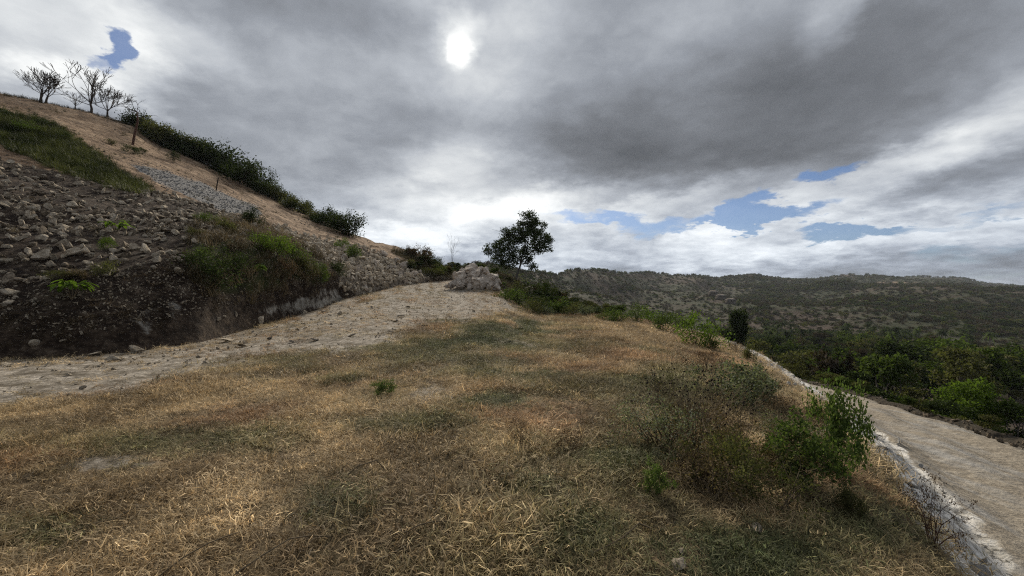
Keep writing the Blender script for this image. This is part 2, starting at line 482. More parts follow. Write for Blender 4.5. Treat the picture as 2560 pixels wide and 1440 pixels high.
# valley and far hills
UV = np.concatenate([np.linspace(900, 1180, 20), np.linspace(1190, 2640, 400), np.linspace(2660, 3400, 30)])
RID = [(900, 700, 320), (1000, 690, 320), (1190, 664, 330), (1240, 667, 350), (1300, 680, 400), (1380, 684, 480), (1405, 677, 560), (1440, 667, 600), (1500, 671, 660), (1590, 681, 800), (1680, 686, 950), (1740, 685, 1000), (1800, 698, 1250),
       (1850, 697, 1250), (1900, 692, 1200), (1960, 699, 1300), (2090, 694, 1500), (2200, 694, 1600), (2290, 690, 1600), (2400, 695, 1600), (2450, 706, 1600), (2520, 717, 1800), (2560, 718, 2200), (3000, 708, 2500), (4600, 700, 2500)]
rv_, rY_ = rail(RID, UV)
base = [(1260, 17, .06, 0), (1040, 40, .12, 0), (945, 75, .19, 0), (890, 130, .27, 0), (850, 205, .36, .0), (812, 300, .46, .05), (775, 440, .58, .15), (742, 680, .76, .35)]
vr = []
for (v, Y, fr_, k) in base:
    Yk = np.minimum(Y, fr_ * rY_)
    vk = v * (1 - k) + k * (rv_ + 40)
    a, b = ray(UV, vk)
    z = CAMZ + b * Yk
    z = np.maximum(z, -26)
    vr.append(np.stack([a * Yk, Yk, z], 1))
a, b = ray(UV, rv_)
ridge = np.stack([a * rY_, rY_, CAMZ + b * rY_], 1)
vr.append(ridge)
bk = ridge.copy(); bk[:, :2] *= 1.15; bk[:, 2] -= 30; vr.append(bk)
bk2 = ridge.copy(); bk2[:, :2] *= 1.35; bk2[:, 2] = -60; vr.append(bk2)
V = loft(vr, [14, 18, 20, 22, 24, 26, 28, 40, 6, 4])
V = smooth_rows(V, 4)
vx, vy = V[..., 0], V[..., 1]
amp = np.clip(vy * 0.026, 0.4, 17) * np.clip(1 - np.abs(vy / rY_[None] - 1) * -0, 0, 1)
damp = 0.25 + 0.75 * sstep(1.0, 0.75, vy / rY_[None])
V[..., 2] += amp * damp * fbm(vx / 120.0, vy / 170.0, 4, 61) * 1.3 + 0.0022 * vy * fbm(vx / 45.0, vy / 45.0, 3, 66)
for (u, Y, h, sx, sy) in [(2230, 560, 15, 120, 90), (2420, 420, 8, 90, 60), (1900, 800, 12, 90, 90), (1480, 420, 7, 60, 50), (1330, 250, 7, 40, 60), (1640, 600, 9, 80, 60), (2050, 650, 8, 110, 60)]:
    x0 = (u - CX) / F * Y
    V[..., 2] += h * np.exp(-((vx - x0) / sx) ** 2 - ((vy - Y) / sy) ** 2)
rel_ = sstep(150, 420, vy) * sstep(1.0, .72, vy / rY_[None])
V[..., 2] += rel_ * (10 + .014 * vy) * (0.45 - np.abs(fbm(vx / 230.0 + 3.1, vy / 300.0, 4, 68)) * 1.6)
valley = Sheet(V); valley.cols = UV

# ------------------------------------------------------------------ zone masks baked on the terrain as attributes
def jit(S, amt, scale, seed):
    return S.u + amt * fbm(S.P[..., 0] / scale, S.P[..., 1] / scale, 3, seed), S.v + amt * 0.6 * fbm(S.P[..., 0] / scale, S.P[..., 1] / scale, 3, seed + 7)
ground.refresh(); hill.refresh(); track.refresh(); valley.refresh()
gu, gv = jit(ground, 45, 1.6, 71)
front = ground.P[..., 1] > 0.7
g_gravel = pmask(gu, gv, [(-1500, 1060), (-600, 960), (0, 880), (330, 865), (640, 800), (860, 735), (1000, 700), (1180, 680), (1265, 715), (1330, 775), (1230, 800), (1060, 822), (960, 855), (860, 885), (640, 905),
                          (500, 925), (380, 955), (200, 985), (0, 1005), (-1500, 1100)], 16)
for (a_, b_, c_, d_, w_) in [(240, 1145, 150, 26, .8), (1090, 985, 70, 20, .8), (1290, 862, 60, 14, .6), (760, 1140, 60, 14, .5), (40, 1180, 120, 40, .5), (1080, 960, 120, 16, .4), (1400, 900, 60, 8, .4), (1820, 1330, 160, 60, .35)]:
    g_gravel = np.maximum(g_gravel, w_ * emask(gu, gv, a_, b_, c_, d_))
g_green = np.zeros_like(gu)
for (a_, b_, c_, d_, w_) in [(1180, 900, 260, 50, .8), (1290, 826, 170, 16, .9), (480, 1105, 300, 42, .9), (300, 1165, 140, 20, .6), (90, 1345, 150, 55, 1.0), (840, 945, 110, 14, .8), (1210, 1012, 80, 18, .9), (1880, 1410, 260, 80, .9),
                             (1650, 985, 150, 90, .7), (870, 1260, 110, 70, .7), (1000, 1060, 160, 30, .6), (1600, 1150, 160, 40, .6), (1330, 1240, 100, 30, .5), (2150, 1320, 120, 60, .6), (640, 960, 60, 10, .6), (1450, 1340, 120, 60, .5), (380, 940, 60, 8, .7)]:
    g_green = np.maximum(g_green, w_ * emask(gu, gv, a_, b_, c_, d_))
lipxy = Lp[:, :2]
def dist_poly(x, y, pl):
    d = np.full(x.shape, 1e9)
    for i in range(0, len(pl) - 3, 3):
        x0, y0 = pl[i]; x1, y1 = pl[i + 3]
        ex, ey = x1 - x0, y1 - y0
        t = np.clip(((x - x0) * ex + (y - y0) * ey) / (ex * ex + ey * ey + 1e-9), 0, 1)
        d = np.minimum(d, np.hypot(x - x0 - t * ex, y - y0 - t * ey))
    return d
gd = dist_poly(ground.P[..., 0], ground.P[..., 1], lipxy)
g_chalk = np.clip(1.25 - (gd + 0.35 * fbm(ground.P[..., 0] / 0.8, ground.P[..., 1] / 0.8, 3, 77)) / np.clip(0.34 + 0.065 * ground.P[..., 1], 0.3, 1.7), 0, 1)
g_grass = np.clip(1 - 0.97 * g_gravel - g_chalk, 0, 1)

hu, hv = jit(hill, 14, 2.0, 81)
h2line = np.interp(hu, [p[0] for p in H2], [p[1] for p in H2])
h_brown = np.clip(0.5 + (h2line - hv) / 16, 0, 1)
GSTRIP = [(-600, 140), (-200, 230), (0, 283), (90, 298), (150, 325), (200, 362), (260, 402), (330, 442), (378, 470), (340, 480), (250, 455), (150, 425), (60, 385), (0, 352), (-600, 250)]
h_grass = pmask(hu, hv, GSTRIP, 8)
BVEG = [(455, 640), (500, 580), (560, 560), (640, 570), (720, 600), (800, 640), (850, 690), (800, 715), (740, 705), (650, 740), (540, 740), (480, 700)]
h_veg = pmask(hu, hv, BVEG, 20)
h_green = np.clip(np.maximum(h_grass, 0.6 * h_veg), 0, 1)
h_right = sstep(1040, 1110, hu) * sstep(640, 680, hv + (hu - 1040) * 0)          # brush covered shoulder right of the heap
h_right = np.maximum(pmask(hu, hv, [(985, 628), (1060, 640), (1110, 665), (1600, 700), (1600, 900), (1290, 800), (1255, 735), (1110, 690), (1040, 680)], 10), sstep(1255, 1285, hu))
TALUS = [(330, 408), (420, 428), (520, 465), (640, 515), (655, 545), (560, 528), (460, 485), (385, 452)]
h_talus = np.maximum(pmask(hu, hv, TALUS, 9), pmask(hu, hv, [(735, 540), (800, 575), (830, 585), (760, 560)], 8) * .6)
CHALK = [(640, 800), (672, 755), (740, 725), (800, 705), (850, 695), (866, 735), (830, 765), (740, 790)]
h_chalk = 0.84 * pmask(hu + 30 * fbm(hx / 1.2, hy / 1.2 + hill.P[..., 2], 3, 85), hv + 40 * fbm(hx / 0.9 + 5, hill.P[..., 2] / 0.6, 3, 86), CHALK, 24)
h_chalk = np.maximum(h_chalk, 0.45 * pmask(hu, hv, [(290, 800), (380, 745), (470, 735), (500, 770), (440, 810), (330, 850)], 20))
RUBBLE = [(690, 575), (800, 600), (920, 628), (1000, 660), (1055, 688), (1065, 706), (1000, 715), (900, 738), (868, 715), (840, 660), (780, 630), (720, 605)]
h_rub = pmask(hu, hv, RUBBLE, 10)
bank_row = 40
h_bank = (np.arange(hill.P.shape[0])[:, None] < bank_row) * np.ones_like(hu)

def sheet_attrs(**kw):
    return {k: ('FLOAT', v) for k, v in kw.items()}

def new_mat(name):
    m = bpy.data.materials.new(name); m.use_nodes = True
    return m, NT(m.node_tree)
def finish(N, color, rough=0.95, normal=None, spec=0.15):
    b = N.n('ShaderNodeBsdfPrincipled')
    N.put(b.inputs['Base Color'], color if isinstance(color, bpy.types.NodeSocket) else (*color, 1.0))
    N.put(b.inputs['Roughness'], rough)
    b.inputs['Specular IOR Level'].default_value = spec
    if normal is not None: N.put(b.inputs['Normal'], normal)
    o = N.n('ShaderNodeOutputMaterial')
    N.t.links.new(b.outputs[0], o.inputs['Surface'])
    return b

# ground
M_ground, N = new_mat('ground')
pos = N.n('ShaderNodeNewGeometry').outputs['Position']
nA = N.noise(pos, 1.1, 5, 0.6); nB = N.noise(pos, 9.0, 6, 0.65); nC = N.noise(pos, 42.0, 4, 0.7)
soil = N.ramp(nB, [(0.28, (.060, .041, .026)), (0.5, (.155, .108, .062)), (0.72, (.28, .205, .12))])
soil = N.mix(N.fr(nA, .4, .65), soil, N.ramp(nB, [(0.3, (.045, .038, .022)), (0.7, (.12, .10, .055))]))
nD = N.noise(pos, 17.0, 5, 0.75)
grav = N.ramp(N.m('ADD', N.m('MULTIPLY', nD, .6), N.m('MULTIPLY', nB, .4)), [(0.34, (.072, .062, .050)), (0.45, (.20, .176, .142)), (0.54, (.37, .328, .272)), (0.66, (.62, .565, .49))])
grav = N.mix(N.fr(N.noise(pos, 2.3, 6, 0.65), .44, .62), grav, N.ramp(nC, [(0.3, (.045, .038, .028)), (0.7, (.17, .14, .10))]))
vor = N.n('ShaderNodeTexVoronoi', feature='F1'); N.put(vor.inputs['Vector'], pos); vor.inputs['Scale'].default_value = 26
peb = N.mix(N.fr(vor.outputs['Distance'], .18, .42), N.v('SCALE', vor.outputs['Color'], scale=0.0), (0, 0, 0))
chalk = N.ramp(N.noise(pos, 7.0, 7, 0.72), [(0.33, (.20, .18, .15)), (0.45, (.48, .46, .42)), (0.62, (.78, .77, .74))])
def ragged(name, lo, hi, s=6.0):
    return N.fr(N.m('ADD', N.attr(name), N.m('MULTIPLY', N.m('SUBTRACT', N.noise(pos, s, 5, 0.65), 0.5), 0.9)), lo, hi, smooth=True)
colg = N.mix(ragged('gravel', .35, .65), soil, grav)
colg = N.mix(ragged('chalk', .45, .75, 2.2), colg, chalk)
finish(N, colg, 0.95, N.bump(N.m('ADD', nC, N.m('MULTIPLY', nB, 2.0)), 0.7, 0.04))

# hillside
M_hill, N = new_mat('hillside')
pos = N.n('ShaderNodeNewGeometry').outputs['Position']
nA = N.noise(pos, 0.35, 6, 0.6); nB = N.noise(pos, 2.2, 7, 0.68); nC = N.noise(pos, 7.0, 6, 0.74)
stre = N.n('ShaderNodeMapping'); stre.inputs['Rotation'].default_value = (0.2, 0.35, math.radians(-38)); stre.inputs['Scale'].default_value = (0.3, 1.6, 1.6)
N.put(stre.inputs['Vector'], pos)
nS = N.noise(stre.outputs[0], 1.3, 6, 0.66)
scree = N.ramp(N.m('ADD', N.m('MULTIPLY', nB, .55), N.m('MULTIPLY', nC, .45)), [(0.36, (.010, .0065, .0045)), (0.48, (.030, .020, .014)), (0.58, (.085, .062, .043)), (0.70, (.23, .18, .13))])
brown = N.ramp(N.m('ADD', N.m('MULTIPLY', nS, .75), N.m('MULTIPLY', nC, .25)), [(0.33, (.095, .060, .037)), (0.45, (.225, .150, .094)), (0.55, (.36, .252, .162)), (0.68, (.54, .42, .29))])
brown = N.mix(N.fr(nA, .42, .62), brown, N.v('MULTIPLY', brown, (.55, .52, .50)))
talus = N.ramp(nC, [(0.3, (.075, .073, .072)), (0.5, (.19, .185, .18)), (0.7, (.34, .33, .32))])
grs = N.ramp(nB, [(0.3, (.018, .022, .008)), (0.55, (.050, .058, .018)), (0.75, (.10, .095, .035))])
brush = N.ramp(nB, [(0.3, (.020, .020, .010)), (0.55, (.055, .050, .026)), (0.75, (.11, .088, .050))])
chalk = N.ramp(nB, [(0.3, (.10, .086, .068)), (0.5, (.24, .22, .185)), (0.66, (.40, .38, .34)), (0.75, (.62, .62, .60))])
rub = N.ramp(nB, [(0.3, (.10, .08, .06)), (0.6, (.27, .225, .175))])
def ragged(name, lo=.35, hi=.65, s=1.2, k=0.7):
    return N.fr(N.m('ADD', N.attr(name), N.m('MULTIPLY', N.m('SUBTRACT', N.noise(pos, s, 6, 0.68), 0.5), k)), lo, hi, smooth=True)
c = N.mix(ragged('brown'), scree, brown)
c = N.mix(ragged('talus'), c, talus)
c = N.mix(ragged('rub'), c, rub)
c = N.mix(ragged('chalk', .38, .78, 2.2, 1.5), c, chalk)
c = N.mix(ragged('green'), c, grs)
c = N.mix(ragged('brush', .35, .65, 1.0), c, brush)
finish(N, c, 0.95, N.bump(N.m('ADD', N.m('ADD', nC, N.m('MULTIPLY', nB, 3.0)), N.m('MULTIPLY', nS, 2.0)), 0.8, 0.12))

# dirt track
M_track, N = new_mat('dirt_track')
pos = N.n('ShaderNodeNewGeometry').outputs['Position']
mp = N.n('ShaderNodeMapping'); mp.inputs['Rotation'].default_value = (0, 0, math.radians(-24)); mp.inputs['Scale'].default_value = (1.0, 0.16, 1.0); N.put(mp.inputs['Vector'], pos)
nS = N.noise(mp.outputs[0], 1.6, 6, 0.62); nB = N.noise(pos, 7.0, 6, 0.65); nC = N.noise(pos, 15.0, 5, 0.75)
dirt = N.ramp(N.m('ADD', N.m('MULTIPLY', nC, .5), N.m('MULTIPLY', nB, .5)), [(0.28, (.095, .080, .062)), (0.46, (.22, .19, .148)), (0.58, (.33, .29, .23)), (0.75, (.46, .415, .34))])
grey = N.ramp(nB, [(0.3, (.20, .19, .175)), (0.7, (.38, .365, .335))])
c = N.mix(N.fr(nS, .50, .64), dirt, grey)
mc = N.n('ShaderNodeMapping'); mc.inputs['Rotation'].default_value = (0, 0, math.radians(-28)); mc.inputs['Scale'].default_value = (1.0, 0.34, 2.2); N.put(mc.inputs['Vector'], N.v('ADD', pos, N.v('SCALE', N.noise(pos, 3.0, 4, .6, out='Color'), scale=.35)))
vc = N.n('ShaderNodeTexVoronoi', feature='DISTANCE_TO_EDGE'); N.put(vc.inputs['Vector'], mc.outputs[0]); vc.inputs['Scale'].default_value = 4.5
chalk = N.ramp(N.noise(mc.outputs[0], 5.0, 8, 0.74), [(0.3, (.14, .122, .10)), (0.43, (.36, .34, .295)), (0.54, (.60, .58, .54)), (0.7, (.80, .79, .76))])
chalk = N.mix(N.fr(vc.outputs['Distance'], 0.0, 0.07), N.v('SCALE', chalk, scale=.30), chalk)
verge = N.ramp(nB, [(0.3, (.016, .014, .010)), (0.7, (.075, .060, .042))])
c = N.mix(N.fr(N.m('ADD', N.attr('chalk'), N.m('MULTIPLY', N.m('SUBTRACT', N.noise(pos, 1.7, 7, .68), .5), 2.6)), .35, .65, smooth=True), c, chalk)
c = N.mix(N.fr(N.m('ADD', N.attr('verge'), N.m('MULTIPLY', N.m('SUBTRACT', nB, .5), .8)), .4, .6, smooth=True), c, verge)
finish(N, c, 0.95, N.bump(N.m('ADD', nC, N.m('MULTIPLY', nB, 2.5)), 0.7, 0.05))

# valley
M_valley, N = new_mat('valley_terrain')
pos = N.n('ShaderNodeNewGeometry').outputs['Position']
nA = N.noise(pos, 0.011, 6, 0.6); nB = N.noise(pos, 0.05, 7, 0.65); nC = N.noise(pos, 0.35, 5, 0.7)
drygr = N.ramp(nC, [(0.34, (.028, .020, .016)), (0.5, (.058, .043, .032)), (0.66, (.105, .080, .059))])
greens = N.ramp(nC, [(0.3, (.015, .018, .010)), (0.55, (.040, .045, .022)), (0.75, (.075, .075, .036))])
c = N.mix(N.fr(N.m('ADD', N.m('MULTIPLY', nA, .6), N.m('MULTIPLY', nB, .4)), .44, .54), drygr, greens)
c = N.mix(N.m('MULTIPLY', N.fr(nC, .58, .72), .5), c, greens)
c = N.mix(N.fr(N.attr('bare'), .3, .6), c, N.ramp(nC, [(0.3, (.15, .10, .065)), (0.7, (.33, .25, .17))]))
finish(N, c, 0.95, N.bump(N.m('ADD', nC, N.m('MULTIPLY', nB, 4.0)), 0.6, 1.0))

tag(obj('ground', ground.mesh('ground', [M_ground], sheet_attrs(gravel=g_gravel, chalk=g_chalk))), 'dry grassy clearing with a gravel strip along its left side', kind='structure')
tag(obj('hillside', hill.mesh('hillside', [M_hill], sheet_attrs(brown=h_brown, green=h_green, talus=h_talus, chalk=h_chalk, rub=h_rub, brush=h_right))), 'bare brown cut hillside with dark scree below', kind='structure')
rT = np.arange(T.shape[0])[:, None] * np.ones(T.shape[1])[None]
t_chalk = np.where(rT < 5, 1.0, np.clip(1 - (rT - 5) / 3.0, 0, 1)); t_verge = np.clip((rT - 43) / 2, 0, 1)
tag(obj('dirt_track', track.mesh('dirt_track', [M_track], sheet_attrs(chalk=t_chalk, verge=t_verge))), 'pale dirt track below a chalky white lip', kind='structure')
vu, vv = jit(valley, 6, 20.0, 91)
v_bare = np.maximum(pmask(vu, vv, [(2400, 862), (2560, 868), (2700, 880), (2700, 900), (2560, 888), (2460, 884)], 4), pmask(vu, vv, [(2330, 852), (2420, 856), (2425, 862), (2330, 858)], 3))
v_bare = np.maximum(v_bare, 0.8 * pmask(vu, vv, [(2180, 705), (2290, 708), (2295, 716), (2200, 713)], 3))
tag(obj('valley_terrain', valley.mesh('valley_terrain', [M_valley], sheet_attrs(bare=v_bare))), 'wooded valley floor rising to scrubby hills', kind='structure')

# ------------------------------------------------------------------ materials of rocks and plants
import bmesh
from mathutils import noise as mnoise
def rock_mat(name, stops, dark):
    m, N = new_mat(name)
    tcn = N.n('ShaderNodeTexCoord').outputs['Object']
    oi = N.n('ShaderNodeObjectInfo')
    vec = N.v('ADD', tcn, N.v('SCALE', oi.outputs['Location'], scale=3.7))
    a = N.noise(vec, 2.2, 8, 0.7); b = N.noise(vec, 7.0, 6, 0.72)
    c = N.ramp(N.m('ADD', N.m('MULTIPLY', a, .6), N.m('MULTIPLY', b, .4)), stops)
    c = N.mix(N.m('MULTIPLY', N.fr(b, .57, .64), .5), c, dark)
    k = N.fr(oi.outputs['Random'], 0, 1, 0.85, 1.30)
    c = N.v('SCALE', c, scale=k)
    finish(N, c, 0.92, N.bump(N.m('ADD', a, N.m('MULTIPLY', b, .8)), 0.9, 0.16), 0.2)
    return m
M_rock = rock_mat('limestone', [(.37, (.15, .115, .078)), (.46, (.40, .33, .24)), (.54, (.58, .50, .385)), (.66, (.76, .69, .57))], (.10, .082, .062))
M_rock_pink = rock_mat('weathered_limestone', [(.36, (.11, .085, .068)), (.45, (.34, .285, .23)), (.54, (.54, .47, .395)), (.66, (.74, .68, .595))], (.085, .072, .060))
M_rock_dark = rock_mat('dirty_stone', [(.37, (.065, .048, .034)), (.47, (.19, .15, .108)), (.56, (.36, .295, .215)), (.68, (.52, .45, .345))], (.05, .04, .03))
M_chalk = rock_mat('chalk', [(.3, (.38, .365, .33)), (.5, (.60, .585, .55)), (.7, (.76, .75, .72))], (.32, .30, .26))
M_rock_grey = rock_mat('grey_stone', [(.3, (.08, .078, .075)), (.5, (.20, .195, .19)), (.7, (.36, .35, .34))], (.07, .065, .06))
M_clod = rock_mat('dark_earth', [(.3, (.016, .012, .009)), (.5, (.035, .027, .02)), (.7, (.075, .058, .042))], (.012, .009, .007))

def leaf_mat(name, lo, hi, trans=0.35, rough=0.6):
    m, N = new_mat(name)
    ge = N.n('ShaderNodeNewGeometry')
    oi = N.n('ShaderNodeObjectInfo')
    r = ge.outputs['Random Per Island']
    c = N.mix(r, lo, hi)
    c = N.v('SCALE', c, scale=N.fr(oi.outputs['Random'], 0, 1, 0.75, 1.25))
    b = N.n('ShaderNodeBsdfPrincipled'); N.put(b.inputs['Base Color'], c); b.inputs['Roughness'].default_value = .8; b.inputs['Specular IOR Level'].default_value = 0.04
    t = N.n('ShaderNodeBsdfTranslucent'); N.put(t.inputs['Color'], N.v('MULTIPLY', c, (1.5, 1.7, 0.8)))
    mx = N.n('ShaderNodeMixShader'); mx.inputs[0].default_value = trans
    N.t.links.new(b.outputs[0], mx.inputs[1]); N.t.links.new(t.outputs[0], mx.inputs[2])
    o = N.n('ShaderNodeOutputMaterial'); N.t.links.new(mx.outputs[0], o.inputs['Surface'])
    return m
L_dark = leaf_mat('dark_leaf', (.014, .021, .010), (.046, .060, .024), .25)
L_mid = leaf_mat('green_leaf', (.026, .040, .013), (.080, .104, .034), .35)
L_olive = leaf_mat('olive_leaf', (.038, .041, .018), (.108, .104, .048), .3)
L_dry = leaf_mat('dry_leaf', (.060, .044, .026), (.15, .11, .066), .2)
L_bright = leaf_mat('bright_leaf', (.040, .064, .012), (.092, .128, .028), .42)
L_fresh = leaf_mat('fresh_leaf', (.060, .100, .018), (.115, .165, .036), .38)
L_pale = leaf_mat('pale_backed_leaf', (.035, .046, .020), (.26, .27, .20), .25)
L_lush = leaf_mat('lush_leaf', (.028, .048, .012), (.105, .135, .050), .35)
L_scrub = leaf_mat('leafless_scrub', (.030, .023, .017), (.078, .060, .043), .15)
L_brown = leaf_mat('withered_leaf', (.034, .021, .014), (.135, .084, .056), .15)
def bark_mat(name, lo, hi):
    m, N = new_mat(name)
    t = N.n('ShaderNodeTexCoord').outputs['Object']
    finish(N, N.ramp(N.noise(t, 9.0, 6, .65), [(.3, lo), (.7, hi)]), 0.9, N.bump(N.noise(t, 22.0, 4, .6), .5, .02))
    return m
K_grey = bark_mat('grey_bark', (.045, .040, .036), (.15, .135, .12))
K_dark = bark_mat('dark_bark', (.022, .017, .014), (.075, .058, .046))
K_red = bark_mat('red_brown_bark', (.04, .02, .014), (.12, .06, .04))
K_pale = bark_mat('pale_bark', (.10, .09, .078), (.26, .24, .21))
K_straw = bark_mat('straw_stem', (.075, .058, .036), (.19, .15, .10))
K_seed = bark_mat('seed_head', (.008, .006, .005), (.028, .020, .016))

# ------------------------------------------------------------------ plant geometry
def leaf_quads(c, l, w, rng, up=0.0, fold=0.0):
    n = len(c)
    a = rng.normal(size=(n, 3)); a[:, 2] += up; a /= np.linalg.norm(a, axis=1, keepdims=True)
    r = rng.normal(size=(n, 3)); b = np.cross(a, r); b /= np.linalg.norm(b, axis=1, keepdims=True) + 1e-9
    l = np.broadcast_to(l, n)[:, None] * rng.uniform(.7, 1.25, (n, 1)); w = np.broadcast_to(w, n)[:, None] * rng.uniform(.75, 1.2, (n, 1))
    v = np.stack([c, c + a * l * .45 + b * w * .5, c + a * l, c + a * l * .45 - b * w * .5], 1).reshape(-1, 3)
    f = np.arange(4 * n).reshape(-1, 4)
    return v, f
def tube_mesh(segs, sides=5):
    """segs: (p0, p1, r0, r1); each an open tapered prism"""
    if not len(segs): return np.zeros((0, 3)), np.zeros((0, 4), int)
    p0 = np.array([s[0] for s in segs], float); p1 = np.array([s[1] for s in segs], float)
    r0 = np.array([s[2] for s in segs]); r1 = np.array([s[3] for s in segs])
    d = p1 - p0; d /= np.linalg.norm(d, axis=1, keepdims=True) + 1e-9
    h = np.where(np.abs(d[:, 2:3]) > .9, [[1, 0, 0]], [[0, 0, 1]])
    x = np.cross(d, h); x /= np.linalg.norm(x, axis=1, keepdims=True) + 1e-9
    y = np.cross(d, x)
    an = np.arange(sides) * 2 * math.pi / sides
    ring = x[:, None] * np.cos(an)[None, :, None] + y[:, None] * np.sin(an)[None, :, None]
    v = np.concatenate([p0[:, None] + ring * r0[:, None, None], p1[:, None] + ring * r1[:, None, None]], 1)
    n = len(segs); k = np.arange(sides); k2 = (k + 1) % sides
    f = np.stack([k, k2, k2 + sides, k + sides], 1)[None] + (np.arange(n) * 2 * sides)[:, None, None]
    return v.reshape(-1, 3), f.reshape(-1, 4)
def unit(v): return v / (np.linalg.norm(v) + 1e-9)
def grow(rng, p, d, length, r, lev, segs, tips, kids=3, spread=.6, shrink=.72, rshrink=.62, nseg=3, up=.12, wob=.16, fan=None):
    q = np.array(p, float); dd = unit(np.array(d, float))
    rr = r
    for s in range(nseg):
        dd = unit(dd + rng.normal(size=3) * wob + np.array([0, 0, up]))
        q2 = q + dd * length / nseg
        r2 = r * (1 - (1 - rshrink) * (s + 1) / nseg)
        segs.append((q, q2, rr, r2)); rr = r2
        q = q2
        if lev > 0 and s >= 1 and s < nseg - 1 and rng.random() < .6:
            x = unit(dd + rng.normal(size=3) * spread * 1.2)
            grow(rng, q, x, length * shrink * .8, rr * .6, lev - 1, segs, tips, kids, spread, shrink, rshrink, nseg, up, wob)
    if lev <= 0:
        tips.append(q); return
    for k in range(kids):
        x = unit(dd + rng.normal(size=3) * spread)
        grow(rng, q, x, length * shrink * rng.uniform(.8, 1.15), rr * .8, lev - 1, segs, tips, kids, spread, shrink, rshrink, nseg, up, wob)
def crown_points(rng, blobs, per, clump_r, leaves):
    """leaf positions gathered in clumps that fill ellipsoids, thicker towards their outside"""
    out = []
    for (c, r) in blobs:
        n = max(2, int(per))
        d = rng.normal(size=(n, 3)); d /= np.linalg.norm(d, axis=1, keepdims=True)
        rad = rng.uniform(.25, 1.0, (n, 1)) ** .45
        cc = np.array(c) + d * rad * np.array(r)
        pts = cc[:, None] + rng.normal(size=(n, leaves, 3)) * clump_r * np.array([1, 1, .7])
        out.append(pts.reshape(-1, 3))
    return np.concatenate(out)

def make_shrub(seed, h=1.0, w=1.0, nst=9, tipleaf=14, leaf=.07, clump=.10, mesh_leaf=L_mid, mesh_stem=K_dark, lev=2, sides=4, leafw=.55, up=.3):
    rng = np.random.default_rng(seed)
    segs, tips = [], []
    for k in range(nst):
        an = rng.uniform(0, 6.283); lean = rng.uniform(.1, 1.1)
        d = np.array([math.cos(an) * lean * w, math.sin(an) * lean * w, 1.0 * h])
        grow(rng, (rng.normal() * .04, rng.normal() * .04, -.05), d, .42 * rng.uniform(.7, 1.2) * max(h, .6 * w), .014, lev, segs, tips, kids=2, spread=.55, shrink=.7, nseg=2, up=.05)
    tips = np.array(tips)
    mids = np.array([s[1] for s in segs])
    mids = mids[mids[:, 2] > .12]
    allp = np.concatenate([tips, mids[rng.random(len(mids)) < .6]])
    pts = (allp[:, None] + rng.normal(size=(len(allp), tipleaf, 3)) * clump).reshape(-1, 3)
    pts[:, 2] = np.abs(pts[:, 2])
    v, f = leaf_quads(pts, leaf, leaf * leafw, rng, up)
    sv, sf = tube_mesh(segs, sides)
    return mesh_np('foliage', v, f, [mesh_leaf]), mesh_np('stem', sv, sf, [mesh_stem])
def remat(me, mat):
    m = me.copy(); m.materials.clear(); m.materials.append(mat); return m
def plant(name, loc, fol, stem, scale, rotz, label, cat, group=None, tilt=(0, 0), parts=('foliage', 'stem')):
    r = root(name, loc, rotz, scale)
    r.rotation_euler = (tilt[0], tilt[1], rotz)
    if fol is not None: obj(parts[0], fol, r)
    if stem is not None: obj(parts[1], stem, r)
    tag(r, label, cat, group)
    return r

# ------------------------------------------------------------------ geometry-node scatter for what nobody could count
def source_collection(name, meshes):
    c = bpy.data.collections.new(name)
    for i, me in enumerate(meshes):
        o = bpy.data.objects.new('%s_%02d' % (name, i), me); c.objects.link(o)
    return c
def scatter_stuff(name, pts, rot, scl, idx, tint, coll, label):
    me = mesh_np(name, pts, [], (), attrs={'rot': ('FLOAT_VECTOR', rot), 'scl': ('FLOAT_VECTOR', scl), 'idx': ('INT', idx), 'tint': ('FLOAT_COLOR', tint)})
    o = obj(name, me)
    ng = bpy.data.node_groups.new(name, 'GeometryNodeTree')
    ng.interface.new_socket('Geometry', in_out='INPUT', socket_type='NodeSocketGeometry')
    ng.interface.new_socket('Geometry', in_out='OUTPUT', socket_type='NodeSocketGeometry')
    n = ng.nodes; l = ng.links
    gi = n.new('NodeGroupInput'); go = n.new('NodeGroupOutput')
    ip = n.new('GeometryNodeInstanceOnPoints')
    ci = n.new('GeometryNodeCollectionInfo'); ci.inputs['Collection'].default_value = coll; ci.inputs['Separate Children'].default_value = True; ci.inputs['Reset Children'].default_value = True
    def na(nm, typ):
        x = n.new('GeometryNodeInputNamedAttribute'); x.data_type = typ; x.inputs['Name'].default_value = nm; return x.outputs['Attribute']
    l.new(gi.outputs[0], ip.inputs['Points']); l.new(ci.outputs[0], ip.inputs['Instance'])
    ip.inputs['Pick Instance'].default_value = True
    l.new(na('idx', 'INT'), ip.inputs['Instance Index'])
    l.new(na('rot', 'FLOAT_VECTOR'), ip.inputs['Rotation'])
    l.new(na('scl', 'FLOAT_VECTOR'), ip.inputs['Scale'])
    l.new(ip.outputs[0], go.inputs[0])
    md = o.modifiers.new('scatter', 'NODES'); md.node_group = ng
    tag(o, label, kind='stuff')
    return o

